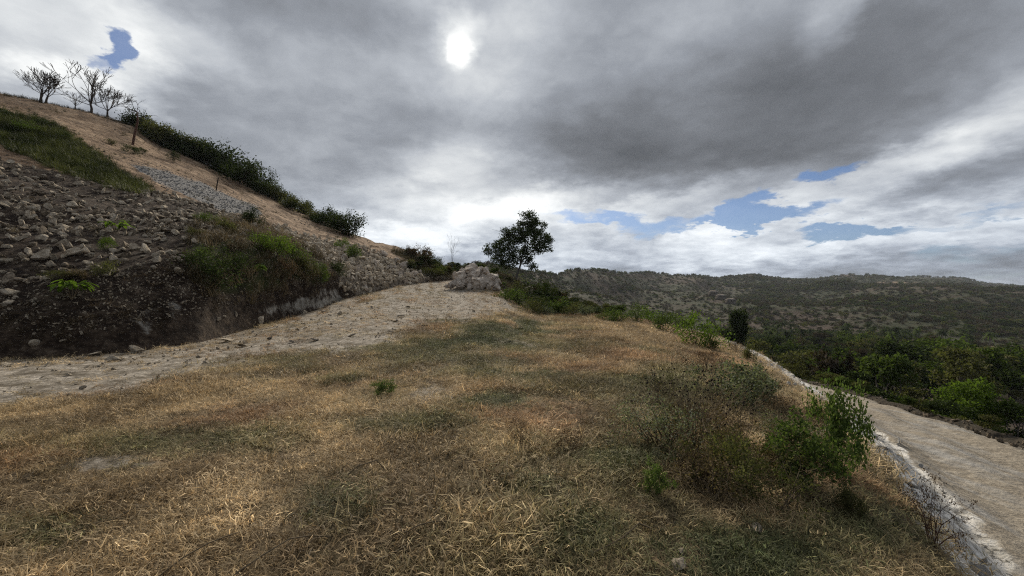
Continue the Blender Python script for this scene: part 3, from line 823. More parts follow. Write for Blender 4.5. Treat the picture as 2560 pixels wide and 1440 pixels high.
# ------------------------------------------------------------------ rocks
def rock_mesh(name, seed, sub, mat, karst=0.0, flat=0.75, planes=9, soft=True, cut=(.30, .75)):
    rng = np.random.default_rng(seed)
    bm = bmesh.new(); bmesh.ops.create_icosphere(bm, subdivisions=sub, radius=1.0)
    v = np.array([x.co[:] for x in bm.verts])
    for k in range(planes):
        n = rng.normal(size=3); n /= np.linalg.norm(n); h = rng.uniform(*cut)
        d = v @ n - h
        v = np.where(d[:, None] > 0, v - n * d[:, None] * .92, v)
    v /= np.abs(v).max()
    v *= np.array([1, rng.uniform(.55, 1.0), rng.uniform(.5, .85) * flat / .75])
    if karst > 0:
        for i in range(len(v)):
            p = Vector(v[i] * 1.6 + seed * 3.1)
            v[i] *= 1 + karst * (mnoise.fractal(p, .8, 2.1, 5) - .45 * abs(mnoise.noise(p * 2.6)))
    for x, c in zip(bm.verts, v): x.co = c
    me = bpy.data.meshes.new(name); bm.to_mesh(me); bm.free()
    me.materials.append(mat)
    if karst > 0 and soft:
        me.polygons.foreach_set('use_smooth', np.ones(len(me.polygons), bool))
    return me
rk = np.random.default_rng(7)
R_scree = [rock_mesh('rock', 100 + i, 2, M_rock, 0.07, 1.0, 12, False) for i in range(7)] + [rock_mesh('rock', 120 + i, 2, M_rock_dark, 0.07, 1.0, 12, False) for i in range(3)]
R_rub = [rock_mesh('rock', 140 + i, 3, M_rock, 0.16, 1.0, 11, False) for i in range(5)] + [rock_mesh('rock', 150 + i, 3, M_rock_pink, 0.16, 1.0, 11, False) for i in range(3)]
R_bould = [rock_mesh('boulder', 160 + i, 4, M_rock_pink, 0.24, .95, 9, False, (.45, .85)) for i in range(6)]
def put_rock(name, loc, size, me, label, group, cat='rock', sink=.25, flat=1.0):
    o = obj(name, me, None, Vector(loc) + Vector((0, 0, size * (.5 - sink) * .7)), (rk.normal() * .25, rk.normal() * .25, rk.uniform(0, 6.28)), (size * .5, size * .5, size * .5 * flat))
    return tag(o, label, cat, group)
def rand_in(poly, n, test=None):
    a = np.array(poly, float); out = []
    while len(out) < n:
        u = rk.uniform(a[:, 0].min(), a[:, 0].max(), 200); v = rk.uniform(a[:, 1].min(), a[:, 1].max(), 200)
        ok = pmask(u, v, poly, .01) > .5
        out += list(zip(u[ok], v[ok]))
    return out[:n]
def nearest(u, v, marks):
    return min(marks, key=lambda m_: math.hypot(u - m_[0], v - m_[1]))[2]
SCREE_AT = [(30, 430, 'under the left end of the green strip'), (200, 450, 'just below the green strip'), (360, 500, 'below the lower tip of the green strip'), (40, 540, 'at the left edge of the scree'), (185, 500, 'near the long flat pale rock'), (290, 560, 'beside the yellow green young plant'),
            (408, 524, 'near the bright pale slab'), (540, 560, 'towards the overgrown bank'), (110, 650, 'near the broad grey brown slab'), (25, 660, 'low at the left edge'), (360, 630, 'near the lone rounded stone'), (230, 650, 'above the lip of the dark bank'), (430, 600, 'beside the top of the overgrown bank')]
SCREE = [(-15, 405), (100, 428), (380, 482), (600, 548), (690, 590), (520, 590), (470, 630), (450, 690), (330, 700), (0, 720)]
# named stones that stand out
for (u, v, px, flat, lab) in [(108, 648, 52, .8, 'broad grey brown slab of rock low on the dark scree'), (180, 640, 44, 1.0, 'two toned pale rock beside the broad slab on the dark scree'), (360, 632, 34, 1.1, 'rounded pale stone sitting alone on the dark scree edge'),
                              (207, 548, 30, 1, 'pitted brownish boulder high on the dark scree'), (185, 520, 36, .7, 'long flat pale rock among the upper scree stones'), (408, 524, 28, .7, 'bright pale slab in the upper right of the scree'),
                              (160, 620, 40, .9, 'brown block of rock above the two toned rock'), (25, 740, 46, .6, 'flat pale rock at the left edge of the dark bank'), (20, 760, 30, .7, 'smaller flat rock just below the leftmost flat rock'),
                              (220, 665, 26, 1.2, 'upright yellowish stone at the lip of the dark bank'), (130, 665, 22, 1, 'small pale stone under the broad slab'), (72, 630, 26, .8, 'white faced stone near the left end of the scree'),
                              (90, 863, 27, 1.1, 'squarish tan stone at the foot of the dark bank'), (160, 854, 18, .8, 'small white stone at the foot of the dark bank')]:
    p = hill.at(u, v)
    put_rock('rock', p, px * p.y / F * 1.05, R_scree[int(rk.integers(0, 6))], lab, None, flat=flat)
for (u, v) in rand_in(SCREE, 128):
    p = hill.at(u, v)
    px = 11 + 15 * rk.random() ** 2 + (5 if v > 560 else 0)
    put_rock('rock', p, px * p.y / F, R_scree[int(rk.integers(0, 10))], ('large ' if px > 22 else 'mid sized ' if px > 15 else 'small ') + 'limestone chunk on the dark scree ' + nearest(u, v, SCREE_AT), 'loose stones on the dark scree slope', flat=rk.uniform(.6, 1.0))
for (u, v) in rand_in([(730, 600), (800, 612), (920, 640), (1000, 668), (1050, 692), (1060, 704), (1000, 712), (905, 734), (872, 716), (845, 665), (790, 636)], 84):
    p = hill.at(u, v)
    px = 9 + 17 * rk.random() ** 2.2
    put_rock('rock', p, px * p.y / F, R_rub[int(rk.integers(0, 8))], ('large ' if px > 17 else 'small ') + 'cream limestone block of the rubble spill ' + nearest(u, v, [(750, 605, 'at its thin upper end'), (800, 630, 'above the chalk face'), (860, 640, 'near the green weed growing through it'), (880, 700, 'at the end of the chalk face'), (930, 660, 'in its upper middle'), (930, 715, 'along its foot on the gravel'), (985, 680, 'in its lower middle'), (1035, 697, 'at its right end by the gap')]), 'blocks of the pale rubble spill', flat=rk.uniform(.8, 1.2), sink=.15)
for (u, v, px) in [(1010, 668, 40), (990, 655, 34), (1035, 690, 40), (960, 640, 34), (1050, 684, 26), (1000, 690, 36), (975, 672, 30), (940, 660, 34)]:
    p = hill.at(u, v); put_rock('boulder', p, px * .62 * p.y / F, R_bould[int(rk.integers(0, 6))], 'big weathered boulder at the upper end of the rubble spill', 'boulders at the end of the rubble spill', 'boulder', .1)
# heap of boulders by the gap
HEAP = [(1150, 694, 40, 35.5, 'pitted boulder on the left shoulder of the boulder heap'), (1187, 686, 46, 35.4, 'large pale boulder in the middle of the boulder heap'), (1177, 672, 40, 36.0, 'knobbly boulder crowning the boulder heap'),
        (1197, 708, 60, 34.2, 'broadest boulder at the front foot of the boulder heap'), (1232, 694, 42, 35.0, 'grey faced boulder on the right shoulder of the boulder heap'), (1240, 718, 28, 33.6, 'round pale stone at the right foot of the boulder heap'),
        (1168, 704, 34, 34.8, None), (1138, 706, 26, 34.8, None), (1126, 712, 22, 34.8, None), (1215, 680, 30, 36, None), (1160, 680, 30, 36.2, None), (1210, 698, 34, 35.2, None), (1222, 712, 30, 34.2, None), (1150, 712, 24, 34.3, None),
        (1176, 716, 26, 34.0, None), (1196, 676, 26, 36.3, None), (1142, 690, 26, 36.3, None), (1240, 704, 28, 35.4, None), (1115, 715, 14, 34.6, None), (1185, 700, 40, 36.8, None), (1215, 702, 40, 37, None), (1160, 700, 40, 37, None)]
for (u, v, px, Y, lab) in HEAP:
    p = P(u, v, Y)
    o = obj('boulder', R_bould[int(rk.integers(0, 6))], None, p, (rk.normal() * .4, rk.normal() * .4, rk.uniform(0, 6.28)), (px * Y / F * .54,) * 3)
    tag(o, lab or 'weathered boulder ' + nearest(u, v, [(1115, 714, 'at the left toe of the boulder heap'), (1142, 692, 'high on the left side of the boulder heap'), (1140, 709, 'low on the left side of the boulder heap'), (1172, 712, 'at the front middle of the boulder heap'), (1165, 684, 'left below the top of the boulder heap'), (1205, 678, 'right below the top of the boulder heap'), (1215, 700, 'in the right half of the boulder heap'), (1240, 706, 'at the right end of the boulder heap'), (1185, 700, 'in the core of the boulder heap')]), 'boulder', 'boulders of the heap by the gap')
# stones along the gravel and in the grass
for (u, v, px, flat, lab) in [(290, 903, 36, .45, 'flat tan slab at the edge of the gravel below the bank'), (345, 882, 44, .4, 'long pale slab lying on the gravel edge beneath the dark bank'), (240, 890, 40, .35, 'low pale slab half sunk in the gravel'), (20, 915, 26, .5, 'flat yellowish stone at the far left of the gravel'),
                              (565, 855, 40, .4, 'long flat slab on the gravel in front of the overgrown bank'), (605, 868, 28, .35, 'thin pale slab just in front of the long flat slab'), (650, 805, 32, .7, 'tan block at the foot of the overgrown bank'), (763, 785, 15, 1.2, 'small upright stone below the chalk face'),
                              (850, 788, 22, .7, 'pale stone lying on the gravel beyond the chalk face'), (865, 740, 14, .9, 'dark grey stone at the end of the chalk face'), (1130, 1000, 24, .6, 'white stone showing in a bare patch of the grass'), (1145, 996, 15, .8, 'small white stone touching the bare patch stone'),
                              (1690, 1416, 45, .6, 'white faced stone half buried in the grass at the bottom edge'), (1885, 1330, 50, .45, 'low yellowish slab in the dry grass at right'), (1700, 1385, 26, .6, 'tan stone behind the white faced stone'), (1580, 820, 14, .7, 'pale stone on the crest of the grass'),
                              (1460, 802, 10, .7, 'small stone on the skyline of the grass'), (1330, 780, 14, .6, 'pale flat stone at the foot of the brushy spur'), (545, 800, 15, .8, 'grey cobble beside the bank foot'), (560, 792, 13, .9, 'rounded cobble above the grey cobble'), (590, 788, 14, 1, 'pale cobble right of the other cobbles')]:
    S = ground if ground.at(u, v).y < 40 and v > np.interp(u, [p[0] for p in BND], [p[1] for p in BND]) else hill
    p = S.at(u, v)
    put_rock('rock', p, px * p.y / F, R_rub[int(rk.integers(0, 5))], lab, None, flat=flat)
for (u, v) in rand_in([(0, 905), (330, 885), (640, 825), (860, 755), (1000, 722), (1240, 735), (1280, 765), (1230, 790), (1000, 790), (800, 840), (600, 880), (300, 930), (0, 960)], 40):
    p = ground.at(u, v); put_rock('rock', p, (5 + 8 * rk.random()) * p.y / F, R_rub[int(rk.integers(0, 8))], 'small stone on the gravel strip ' + nearest(u, v, [(60, 930, 'at its left end'), (290, 903, 'near the flat tan slab'), (345, 882, 'near the long pale slab under the bank'), (470, 900, 'between the two long slabs'), (565, 858, 'near the long flat slab'), (650, 810, 'near the tan block'), (740, 840, 'in front of the chalk face'), (850, 790, 'beyond the chalk face'), (950, 745, 'before the rubble spill'), (1000, 790, 'among the dark clods'), (1100, 745, 'on the rise to the gap'), (1180, 750, 'before the boulder heap'), (1260, 760, 'at its right edge')]), 'loose stones on the gravel strip', flat=rk.uniform(.5, .9))
R_clod = [rock_mesh('clod', 180 + i, 2, M_clod, .15, .5) for i in range(3)]
for (u, v) in [(676, 848), (731, 857), (790, 852), (880, 842), (1000, 792), (990, 805), (1030, 826), (1060, 817), (1073, 835), (980, 832), (1270, 858), (1020, 770)]:
    p = ground.at(u, v); put_rock('clod', p, (16 + 10 * rk.random()) * p.y / F, R_clod[int(rk.integers(0, 3))], 'flat dark clod of earth ' + nearest(u, v, [(676, 848, 'in front of the overgrown bank'), (731, 857, 'right of the leftmost clod'), (790, 852, 'in front of the chalk face'), (880, 842, 'alone on the gravel edge'), (1005, 785, 'at the far end of the gravel'), (1040, 825, 'in the middle of the clearing'), (980, 832, 'left of the middle clods'), (1270, 858, 'alone in the grass right of the gravel')]), 'dark clods on the clearing', 'clod', .3, .45)

rng = np.random.default_rng(11)
def erot(n, tilt):
    return np.stack([rng.normal(0, tilt, n), rng.normal(0, tilt, n), rng.uniform(0, 6.283, n)], 1)
def s3(s, fl=1.0):
    return np.stack([s, s, s * fl], 1)
white = lambda n: np.ones((n, 4))
C_stone = source_collection('stone', [rock_mesh('stone', 200 + i, 2, M_rock if i < 5 else M_rock_dark, .05, 1.0, 8, False, (.15, .6)) for i in range(8)])
C_chalk = source_collection('chalk_piece', [rock_mesh('stone', 240 + i, 1, M_chalk, 0, .6, 7) for i in range(5)])
C_dirty = source_collection('dirty_piece', [rock_mesh('stone', 250 + i, 1, M_rock_dark, 0, 1.0, 7) for i in range(3)])
C_grey = source_collection('grey_stone', [rock_mesh('stone', 220 + i, 1, M_rock_grey, 0) for i in range(4)])
row = np.arange(hill.P.shape[0])[:, None] * np.ones(hill.P.shape[1])[None]
inview = ((hill.u > -420) & (hill.u < 1300)).astype(float)
w_scree = np.clip(1 - h_brown - h_green * .8 - h_right, 0, 1) * (row > 36) * inview * (0.35 + 1.3 * np.clip(fbm(hx / 3, hy / 3, 3, 95) + .3, 0, 1))
def stones(S, n, w, lo, hi, pw, coll, k, name, label, flat=.8, sink=.15):
    p, r, c = S.scatter(n, w, rng)
    s = lo + (hi - lo) * rng.random(n) ** pw
    p = p.copy(); p[:, 2] += s * (.35 - sink)
    scatter_stuff(name, p, erot(n, .8), s3(s * .55, flat), rng.integers(0, k, n), white(n), coll, label)
stones(hill, 76000, w_scree, .06, .46, 2.4, C_stone, 8, 'scree_rubble', 'small stones strewn over the dark scree slope')
stones(hill, 7000, h_rub * inview * (1 - h_right), .10, .60, 2.2, C_stone, 5, 'rubble_spill', 'small blocks filling the pale rubble spill', .9, .05)
stones(hill, 11000, ((row <= 40) & (row > 8)) * inview * (1 - .6 * h_veg), .02, .13, 2.5, C_stone, 8, 'bank_gravel', 'gravel sticking out of the dark bank')
stones(hill, 5000, h_talus * inview, .05, .16, 2.0, C_grey, 4, 'grey_talus', 'grey broken stone trailing down the brown slope')
stones(hill, 1200, h_brown * (1 - h_green) * inview * (row < crest_row), .05, .22, 3, C_stone, 8, 'slope_stones', 'sparse stones on the bare brown slope')
gview = ((ground.u > -800) & (ground.u < 3000) & (ground.P[..., 1] > 1.5)).astype(float)
near = 1.0 / (1 + (ground.P[..., 1] / 9.0) ** 1.3)
stones(ground, 60000, np.clip(g_gravel, 0, 1) ** 1.5 * gview * near, .012, .075, 2.8, C_stone, 6, 'gravel', 'fine gravel over the clearing edge', .6, .1)
stones(ground, 2200, np.clip(g_gravel, 0, 1) ** 1.5 * gview, .03, .13, 3.0, C_stone, 5, 'gravel_stones', 'coarser stones over the gravel strip', .55, .1)
stones(ground, 1400, (g_grass > .5) * gview * near, .01, .05, 2.5, C_stone, 5, 'grass_pebbles', 'pebbles lost in the dry grass', .6, .1)
tw = ((rT >= 1) & (rT < 44)) * (1.0 / (1 + (T[..., 1] / 8.0) ** 1.3)) * (T[..., 1] > 1.5)
stones(track, 9000, tw * (1 + 2.0 * (rT < 7) + 2.0 * (rT > 36)), .006, .05, 2.8, C_stone, 8, 'track_gravel', 'fine gravel over the dirt track', .6, .1)
stones(track, 1100, ((rT >= 1) & (rT < 9)) * (T[..., 1] > 1.5), .02, .17, 2.6, C_chalk, 5, 'lip_chalk', 'broken chalk along the track lip', .45, .12)
stones(track, 1800, ((rT >= 42) & (rT < 47)) * (T[..., 1] > 1.5), .03, .14, 2, C_dirty, 3, 'verge_rubble', 'dirty rubble along the outer verge of the track', .7, .1)
stones(ground, 700, g_chalk * gview, .02, .16, 2.4, C_chalk, 5, 'rim_chalk', 'broken chalk along the rim of the clearing', .5, .12)

# ------------------------------------------------------------------ grass
def blade_clump(seed, n, h, spread, lean, wid, mat, curl=.5):
    rg = np.random.default_rng(seed)
    b = np.stack([rg.normal(0, spread, n), rg.normal(0, spread, n), np.full(n, -.01)], 1)
    an = rg.uniform(0, 6.283, n)
    ln = np.clip(rg.normal(lean, .35, n), .05, 1.5)
    H = h * rg.uniform(.45, 1.25, n)
    d = np.stack([np.cos(an) * np.sin(ln), np.sin(an) * np.sin(ln), np.cos(ln)], 1)
    side = np.stack([-np.sin(an + rg.normal(0, .5, n)), np.cos(an), np.zeros(n)], 1); side /= np.linalg.norm(side, axis=1, keepdims=True)
    p1 = b + d * H[:, None] * .5
    ln2 = np.clip(ln + curl * rg.uniform(.2, 1.4, n), 0, 1.9)
    an2 = an + rg.normal(0, .6, n)
    d2 = np.stack([np.cos(an2) * np.sin(ln2), np.sin(an2) * np.sin(ln2), np.cos(ln2)], 1)
    p2 = p1 + d2 * H[:, None] * .55
    p1[:, 2] = np.maximum(p1[:, 2], .006); p2[:, 2] = np.maximum(p2[:, 2], .004)
    w = wid * rg.uniform(.6, 1.3, n)[:, None]
    v = np.stack([b - side * w, b + side * w, p1 + side * w * .9, p1 - side * w * .9, p2], 1).reshape(-1, 3)
    i = (np.arange(n) * 5)[:, None]
    return mesh_np('blades', v, [i + np.array([0, 1, 2, 3]), i + np.array([3, 2, 4])], [mat])
def grass_mat(name):
    m, N = new_mat(name)
    ge = N.n('ShaderNodeNewGeometry')
    t = N.attr('tint', 'INSTANCER', 'Color')
    c = N.v('SCALE', t, scale=N.fr(ge.outputs['Random Per Island'], 0, 1, .55, 1.5))
    b = N.n('ShaderNodeBsdfPrincipled'); N.put(b.inputs['Base Color'], c); b.inputs['Roughness'].default_value = .7; b.inputs['Specular IOR Level'].default_value = .2
    tr = N.n('ShaderNodeBsdfTranslucent'); N.put(tr.inputs['Color'], c)
    mx = N.n('ShaderNodeMixShader'); mx.inputs[0].default_value = .25
    N.t.links.new(b.outputs[0], mx.inputs[1]); N.t.links.new(tr.outputs[0], mx.inputs[2])
    o = N.n('ShaderNodeOutputMaterial'); N.t.links.new(mx.outputs[0], o.inputs['Surface'])
    return m
M_grass = grass_mat('grass_blade')
C_grass = source_collection('grass_tuft', [blade_clump(300 + i, 46, .075, .065, 1.25, .0026, M_grass, .4) for i in range(4)]        # matted
                            + [blade_clump(310 + i, 30, .095, .055, 1.0, .0026, M_grass, .6) for i in range(3)]                        # loose
                            + [blade_clump(320 + i, 10, .20, .05, 1.1, .0022, M_grass, .4) for i in range(2)]                         # long stalks
                            + [blade_clump(330 + i, 44, .055, .06, 1.0, .0034, M_grass, .7) for i in range(2)])                         # green turf
def grass_tint(p, green, seed):
    n = len(p)
    a = fbm(p[:, 0] / 1.1, p[:, 1] / 1.1, 3, seed); b = fbm(p[:, 0] / 3.0 + 9, p[:, 1] / 3.0, 3, seed + 5)
    t = np.clip(.5 + .9 * a + rng.normal(0, .30, n), 0, 1)[:, None]
    dry = np.array([.20, .143, .078]) * (1 - t) + np.array([.56, .43, .25]) * t
    ol = np.array([.125, .110, .050]) * (1 - t) + np.array([.31, .265, .135]) * t
    gr = np.array([.062, .072, .030]) * (1 - t) + np.array([.155, .160, .072]) * t
    red = np.array([.22, .132, .072]) * (1 - t) + np.array([.46, .30, .165]) * t
    k = np.clip(green * 1.1 + .85 * b + rng.normal(0, .18, n) - .08, 0, 1.4)[:, None]
    c = dry * np.clip(1 - k * 2, 0, 1) + ol * np.clip(1 - np.abs(k - .5) * 2, 0, 1) + gr * np.clip(k * 2 - 1, 0, 1)
    rr = np.clip(fbm(p[:, 0] / 1.7 + 31, p[:, 1] / 1.7, 2, seed + 9) * 1.5 - .1, 0, .8)[:, None] * (k < .4)
    c = c * (1 - rr) + red * rr
    c = c * np.exp(rng.normal(-.06, .32, (n, 1)) + .28 * fbm(p[:, 0] / .35, p[:, 1] / .35, 2, seed + 13)[:, None])
    return np.concatenate([c, np.ones((n, 1))], 1), k[:, 0]
def lay_grass(n, weight, smin, smax, seed, name, label, long_share=.05):
    p, r, c = ground.scatter(n, weight, rng)
    g = g_green[r, c]
    tint, k = grass_tint(p, g, seed)
    idx = rng.integers(0, 4, n)
    loose = rng.random(n) < .35; idx[loose] = rng.integers(4, 7, loose.sum())
    lg = rng.random(n) < long_share; idx[lg] = rng.integers(7, 9, lg.sum())
    gr = (k > .65) & (rng.random(n) < .75); idx[gr] = rng.integers(9, 11, gr.sum())
    s = rng.uniform(smin, smax, n) * (.8 + .5 * np.clip(fbm(p[:, 0] / .9, p[:, 1] / .9, 2, seed + 3) + .3, 0, 1))
    scatter_stuff(name, p, erot(n, .22), s3(s), idx, tint, C_grass, label)
gY = ground.P[..., 1]
gx = ground.P[..., 0]
patch = .22 + 1.15 * np.clip(fbm(gx / .8, gY / .8, 3, 201) + .42, 0, 1) ** 1.4
tuft = np.clip(g_grass, 0, 1) ** 1.3 * patch + .045 * g_gravel * (fbm(gx / 2.2, gY / 2.2, 3, 203) > .1)
lay_grass(42000, tuft * gview * (gY < 7.5) * (gY > 1.2), .75, 1.35, 211, 'dry_grass', 'matted dry grass at the front of the clearing', .07)
lay_grass(30000, tuft * gview * (gY >= 7.5) * (gY < 16), 1.0, 1.7, 215, 'clearing_grass', 'short dry grass in the middle of the clearing', .05)
lay_grass(22000, tuft * gview * (gY >= 16) * (gY < 45), 1.3, 2.2, 219, 'crest_grass', 'short dry grass along the crest of the clearing', .03)
# grass and weeds on the hill
C_tall = source_collection('hill_tuft', [blade_clump(340 + i, 40, .42, .10, .55, .007, M_grass, .7) for i in range(3)] + [blade_clump(350 + i, 34, .30, .12, .95, .006, M_grass, .6) for i in range(3)])
def hill_grass(n, w, smin, smax, lo, hi, name, label, idx0=0, idx1=6):
    p, r, c = hill.scatter(n, w * inview, rng)
    t = np.clip(.5 + .8 * fbm(p[:, 0] / 1.5, p[:, 1] / 1.5, 3, 231) + rng.normal(0, .2, n), 0, 1)[:, None]
    tint = np.concatenate([np.array(lo) * (1 - t) + np.array(hi) * t, np.ones((n, 1))], 1)
    scatter_stuff(name, p, erot(n, .25), s3(rng.uniform(smin, smax, n)), rng.integers(idx0, idx1, n), tint, C_tall, label)
hill_grass(8000, h_grass, .9, 1.7, (.020, .028, .008), (.095, .105, .028), 'slope_grass', 'green grass strip along the upper scree')
hill_grass(7000, h_veg * (.4 + (fbm(hx / 1.5, hy / 1.5, 2, 233) > -.1)), .8, 1.7, (.050, .042, .022), (.19, .145, .082), 'bank_grass', 'long dry grass hanging over the bank')
hill_grass(3500, np.clip(h_right, 0, 1) * (row < crest_row + 6), .8, 1.6, (.022, .022, .010), (.12, .095, .050), 'shoulder_grass', 'rough grass on the shoulder beyond the boulder heap')
hill_grass(900, w_scree * (hv > 560) * (fbm(hx / 1.2, hy / 1.2, 2, 235) > .15), .3, .8, (.03, .03, .014), (.14, .11, .06), 'scree_grass', 'thin dry grass among the lower scree stones')
hill_grass(900, ((row <= 40) & (row > 6)) * (fbm(hx / .9, hy / .9, 2, 237) > .2), .3, .8, (.05, .036, .02), (.15, .11, .065), 'bank_roots', 'dry roots and grass hanging down the dark bank', 3, 6)
hill_grass(700, h_brown * (1 - h_green) * (row < crest_row) * (fbm(hx / 2, hy / 2, 2, 239) > .25), .3, .8, (.03, .034, .012), (.13, .105, .055), 'slope_tufts', 'sparse tufts on the bare brown slope')
hill_grass(1500, ((row > crest_row - 4) & (row < crest_row + 7)) * (hu < 345), .7, 1.3, (.018, .018, .009), (.07, .058, .03), 'crest_turf', 'dark turf along the hill crest under the bare trees')

# ------------------------------------------------------------------ shrubs along the crest of the hill
CR = [make_shrub(400 + i, 1.0, 1.0, 9, 13, .085, .11, L_dark, K_dark, 2, 3) for i in range(5)]
CRo = [(remat(f, L_olive), s) for f, s in CR]
rp = np.random.default_rng(23)
nC = 46
for k in range(nC):
    t = (k + rp.uniform(-.3, .3)) / nC
    u = 342 + t * (884 - 342)
    v = np.interp(u, [p[0] for p in H4], [p[1] for p in H4]) + rp.uniform(-3, 9)
    Y = np.interp(u, [p[0] for p in H4], [p[2] for p in H4])
    p = hill.at(u, v + 5)
    fol, st = (CR if rp.random() < .8 else CRo)[int(rp.integers(0, 5))]
    s = rp.uniform(1.5, 3.2) * (1.15 if 430 < u < 660 else .95)
    plant('shrub', p + Vector((0, 0, -.15)), fol, st, (s * 1.15, s * 1.15, s), rp.uniform(0, 6.28), ('tall ' if s > 2.6 else 'mid sized ' if s > 2.2 else 'low ') + 'dark shrub of the crest row ' + nearest(u, v, [(350, 320, 'by the leaning dead tree'), (432, 370, 'above the lone dark bush'), (500, 400, 'at the bulge of the row'), (580, 440, 'left of the slim sapling'), (670, 480, 'around the slim sapling'), (740, 520, 'right of the slim sapling'), (810, 555, 'towards its lower end'), (875, 580, 'at its lower end by the sparse sapling')]), 'shrub', 'shrubs along the hill crest')
def slim_tree(seed, lev, leafn, leaf, clump, lm, bm_, kids=2, r=.028, L=.42, spread=.42, **kw):
    rg = np.random.default_rng(seed); segs, tips = [], []
    grow(rg, (0, 0, -.05), (0.05, 0, 1), L, r, lev, segs, tips, kids=kids, spread=spread, shrink=.68, nseg=3, up=.10, **kw)
    tips = np.array(tips)
    pts = (tips[:, None] + rg.normal(size=(len(tips), leafn, 3)) * clump).reshape(-1, 3)
    v, f = leaf_quads(pts, leaf, leaf * .5, rg, 0.)
    sv, sf = tube_mesh(segs, 4)
    return mesh_np('crown', v, f, [lm]), mesh_np('trunk', sv, sf, [bm_])
c1, t1 = slim_tree(431, 3, 9, .055, .06, L_dark, K_dark)
p = hill.at(668, 478); plant('sapling', p, c1, t1, 3.9, .3, 'slim leafy sapling rising above the crest shrubs', 'tree', parts=('crown', 'trunk'))
c2, t2 = slim_tree(437, 3, 4, .045, .06, L_dark, K_dark)
p = hill.at(868, 574); plant('sapling', p, c2, t2, 3.4, 1.3, 'thin sparse sapling at the lower end of the crest shrubs', 'tree', parts=('crown', 'trunk'))

# bare trees on the crest
def bare_tree(seed, lev, kids, spread, r, L, mat, nst=1, sides=4, up=.05, wob=.09, shrink=.74, fork=6, fanout=.95, rmin=.0032):
    """short trunk, a low fork and limbs that fan out and divide into twigs"""
    rg = np.random.default_rng(seed); segs, tips, trunk = [], [], []
    for k in range(nst):
        off = np.array([rg.normal() * .05, rg.normal() * .05, 0]) * (nst > 1)
        e1 = off + np.array([rg.normal() * .02, rg.normal() * .02, L * .45]); e2 = e1 + np.array([rg.normal() * .03, rg.normal() * .03, L * .45])
        trunk += [(off + np.array([0, 0, -.06]), e1, r * 1.15, r), (e1, e2, r, r * .8)]
        for j in range(fork):
            an = j * 2.399 + rg.uniform(-.4, .4); tilt = rg.uniform(.12, fanout)
            d = np.array([math.cos(an) * math.sin(tilt), math.sin(an) * math.sin(tilt), math.cos(tilt)])
            grow(rg, e2 if j % 2 else e1 * .4 + e2 * .6, d, L * rg.uniform(.85, 1.15), r * .5, lev - 1, segs, tips, kids=kids, spread=spread, shrink=shrink, rshrink=.72, nseg=3, up=up, wob=wob)
    segs = [(a_, b_, max(x, rmin), max(y, rmin)) for a_, b_, x, y in segs]
    v, f = tube_mesh(segs, 3); tv, tf = tube_mesh(trunk, 7)
    return mesh_np('branches', v, f, [mat]), mesh_np('trunk', tv, tf, [mat])
for (u, v, hpx, seed, nst, lev, lab, sc_, rz) in [(228, 279, 118, 451, 1, 5, 'large leafless tree with a rounded branching crown on the hill crest', .80, 0), (105, 250, 88, 455, 3, 4, 'leafless many stemmed tree left of the large bare tree', .98, 1), (268, 288, 86, 459, 1, 4, 'smaller leafless tree right of the large bare tree', .95, 2), (190, 268, 40, 463, 1, 3, 'low leafless bush between the two big bare trees', 1.1, 0)]:
    p = hill.at(u, v)
    b, t = bare_tree(seed, lev, 2 if lev > 4 else 3, .28, .024, .34, K_dark, nst, shrink=.76, fork=8 if nst == 1 else 4, fanout=1.2, rmin=.0040, up=.07, wob=.07)
    zs = max(x.co.z for x in b.vertices)
    s = hpx * p.y / F / zs
    plant('bare_tree', p + Vector((0, 0, -.1)), b, t, (s * 1.25, s * 1.25, s), rz, lab, 'tree', 'leafless trees on the hill crest', parts=('branches', 'trunk'))
# dead leaning tree on the brown slope
p = hill.at(331, 362)
rg = np.random.default_rng(471); segs, tips = [], []
pts_ = [np.array(q) for q in [(0, 0, -.2), (.25, 0, 1.3), (.55, 0, 2.6), (.45, 0, 3.6)]]
for a_, b_, ra, rb in zip(pts_[:-1], pts_[1:], (.13, .11, .09), (.11, .09, .06)): segs.append((a_, b_, ra, rb))
for d in [(-1, .1, .45), (-.8, -.3, .8), (.6, 0, .8), (-.2, .3, 1), (-1, .3, .15)]:
    grow(rg, pts_[3] if d[0] < .5 else pts_[2], d, 1.0, .04, 2, segs, tips, kids=2, spread=.4, shrink=.65, nseg=3, up=.03)
dv, df = tube_mesh(segs[3:], 4); tv, tf = tube_mesh(segs[:3], 7)
plant('dead_tree', p, mesh_np('branches', dv, df, [K_dark]), mesh_np('trunk', tv, tf, [K_red]), 1.0, 0, 'leaning dead tree with a reddish trunk on the bare brown slope', 'tree', parts=('branches', 'trunk'))
# wooden stake
p = hill.at(540, 476)
sv, sf = tube_mesh([((0, 0, -.2), (.12, 0, .7), .06, .055), ((.12, 0, .7), (.25, 0, 1.35), .055, .045), ((.25, 0, 1.35), (.26, 0, 1.38), .045, .004)], 6)
tag(obj('stake', mesh_np('stake', sv, sf, [K_dark]), None, p), 'lone leaning wooden stake on the bare brown slope', 'stake')
# thin bare tree by the gap
b, t = bare_tree(481, 4, 2, .26, .014, .42, K_grey, 1, 3, up=.10, fork=4, fanout=.5, rmin=.0022)
p = P(1131, 668, 50); zs = max(x.co.z for x in b.vertices)
plant('bare_tree', p, b, t, 88 * 50 / F / zs, .6, 'slender pale leafless tree standing in the gap behind the boulder heap', 'tree', parts=('branches', 'trunk'))

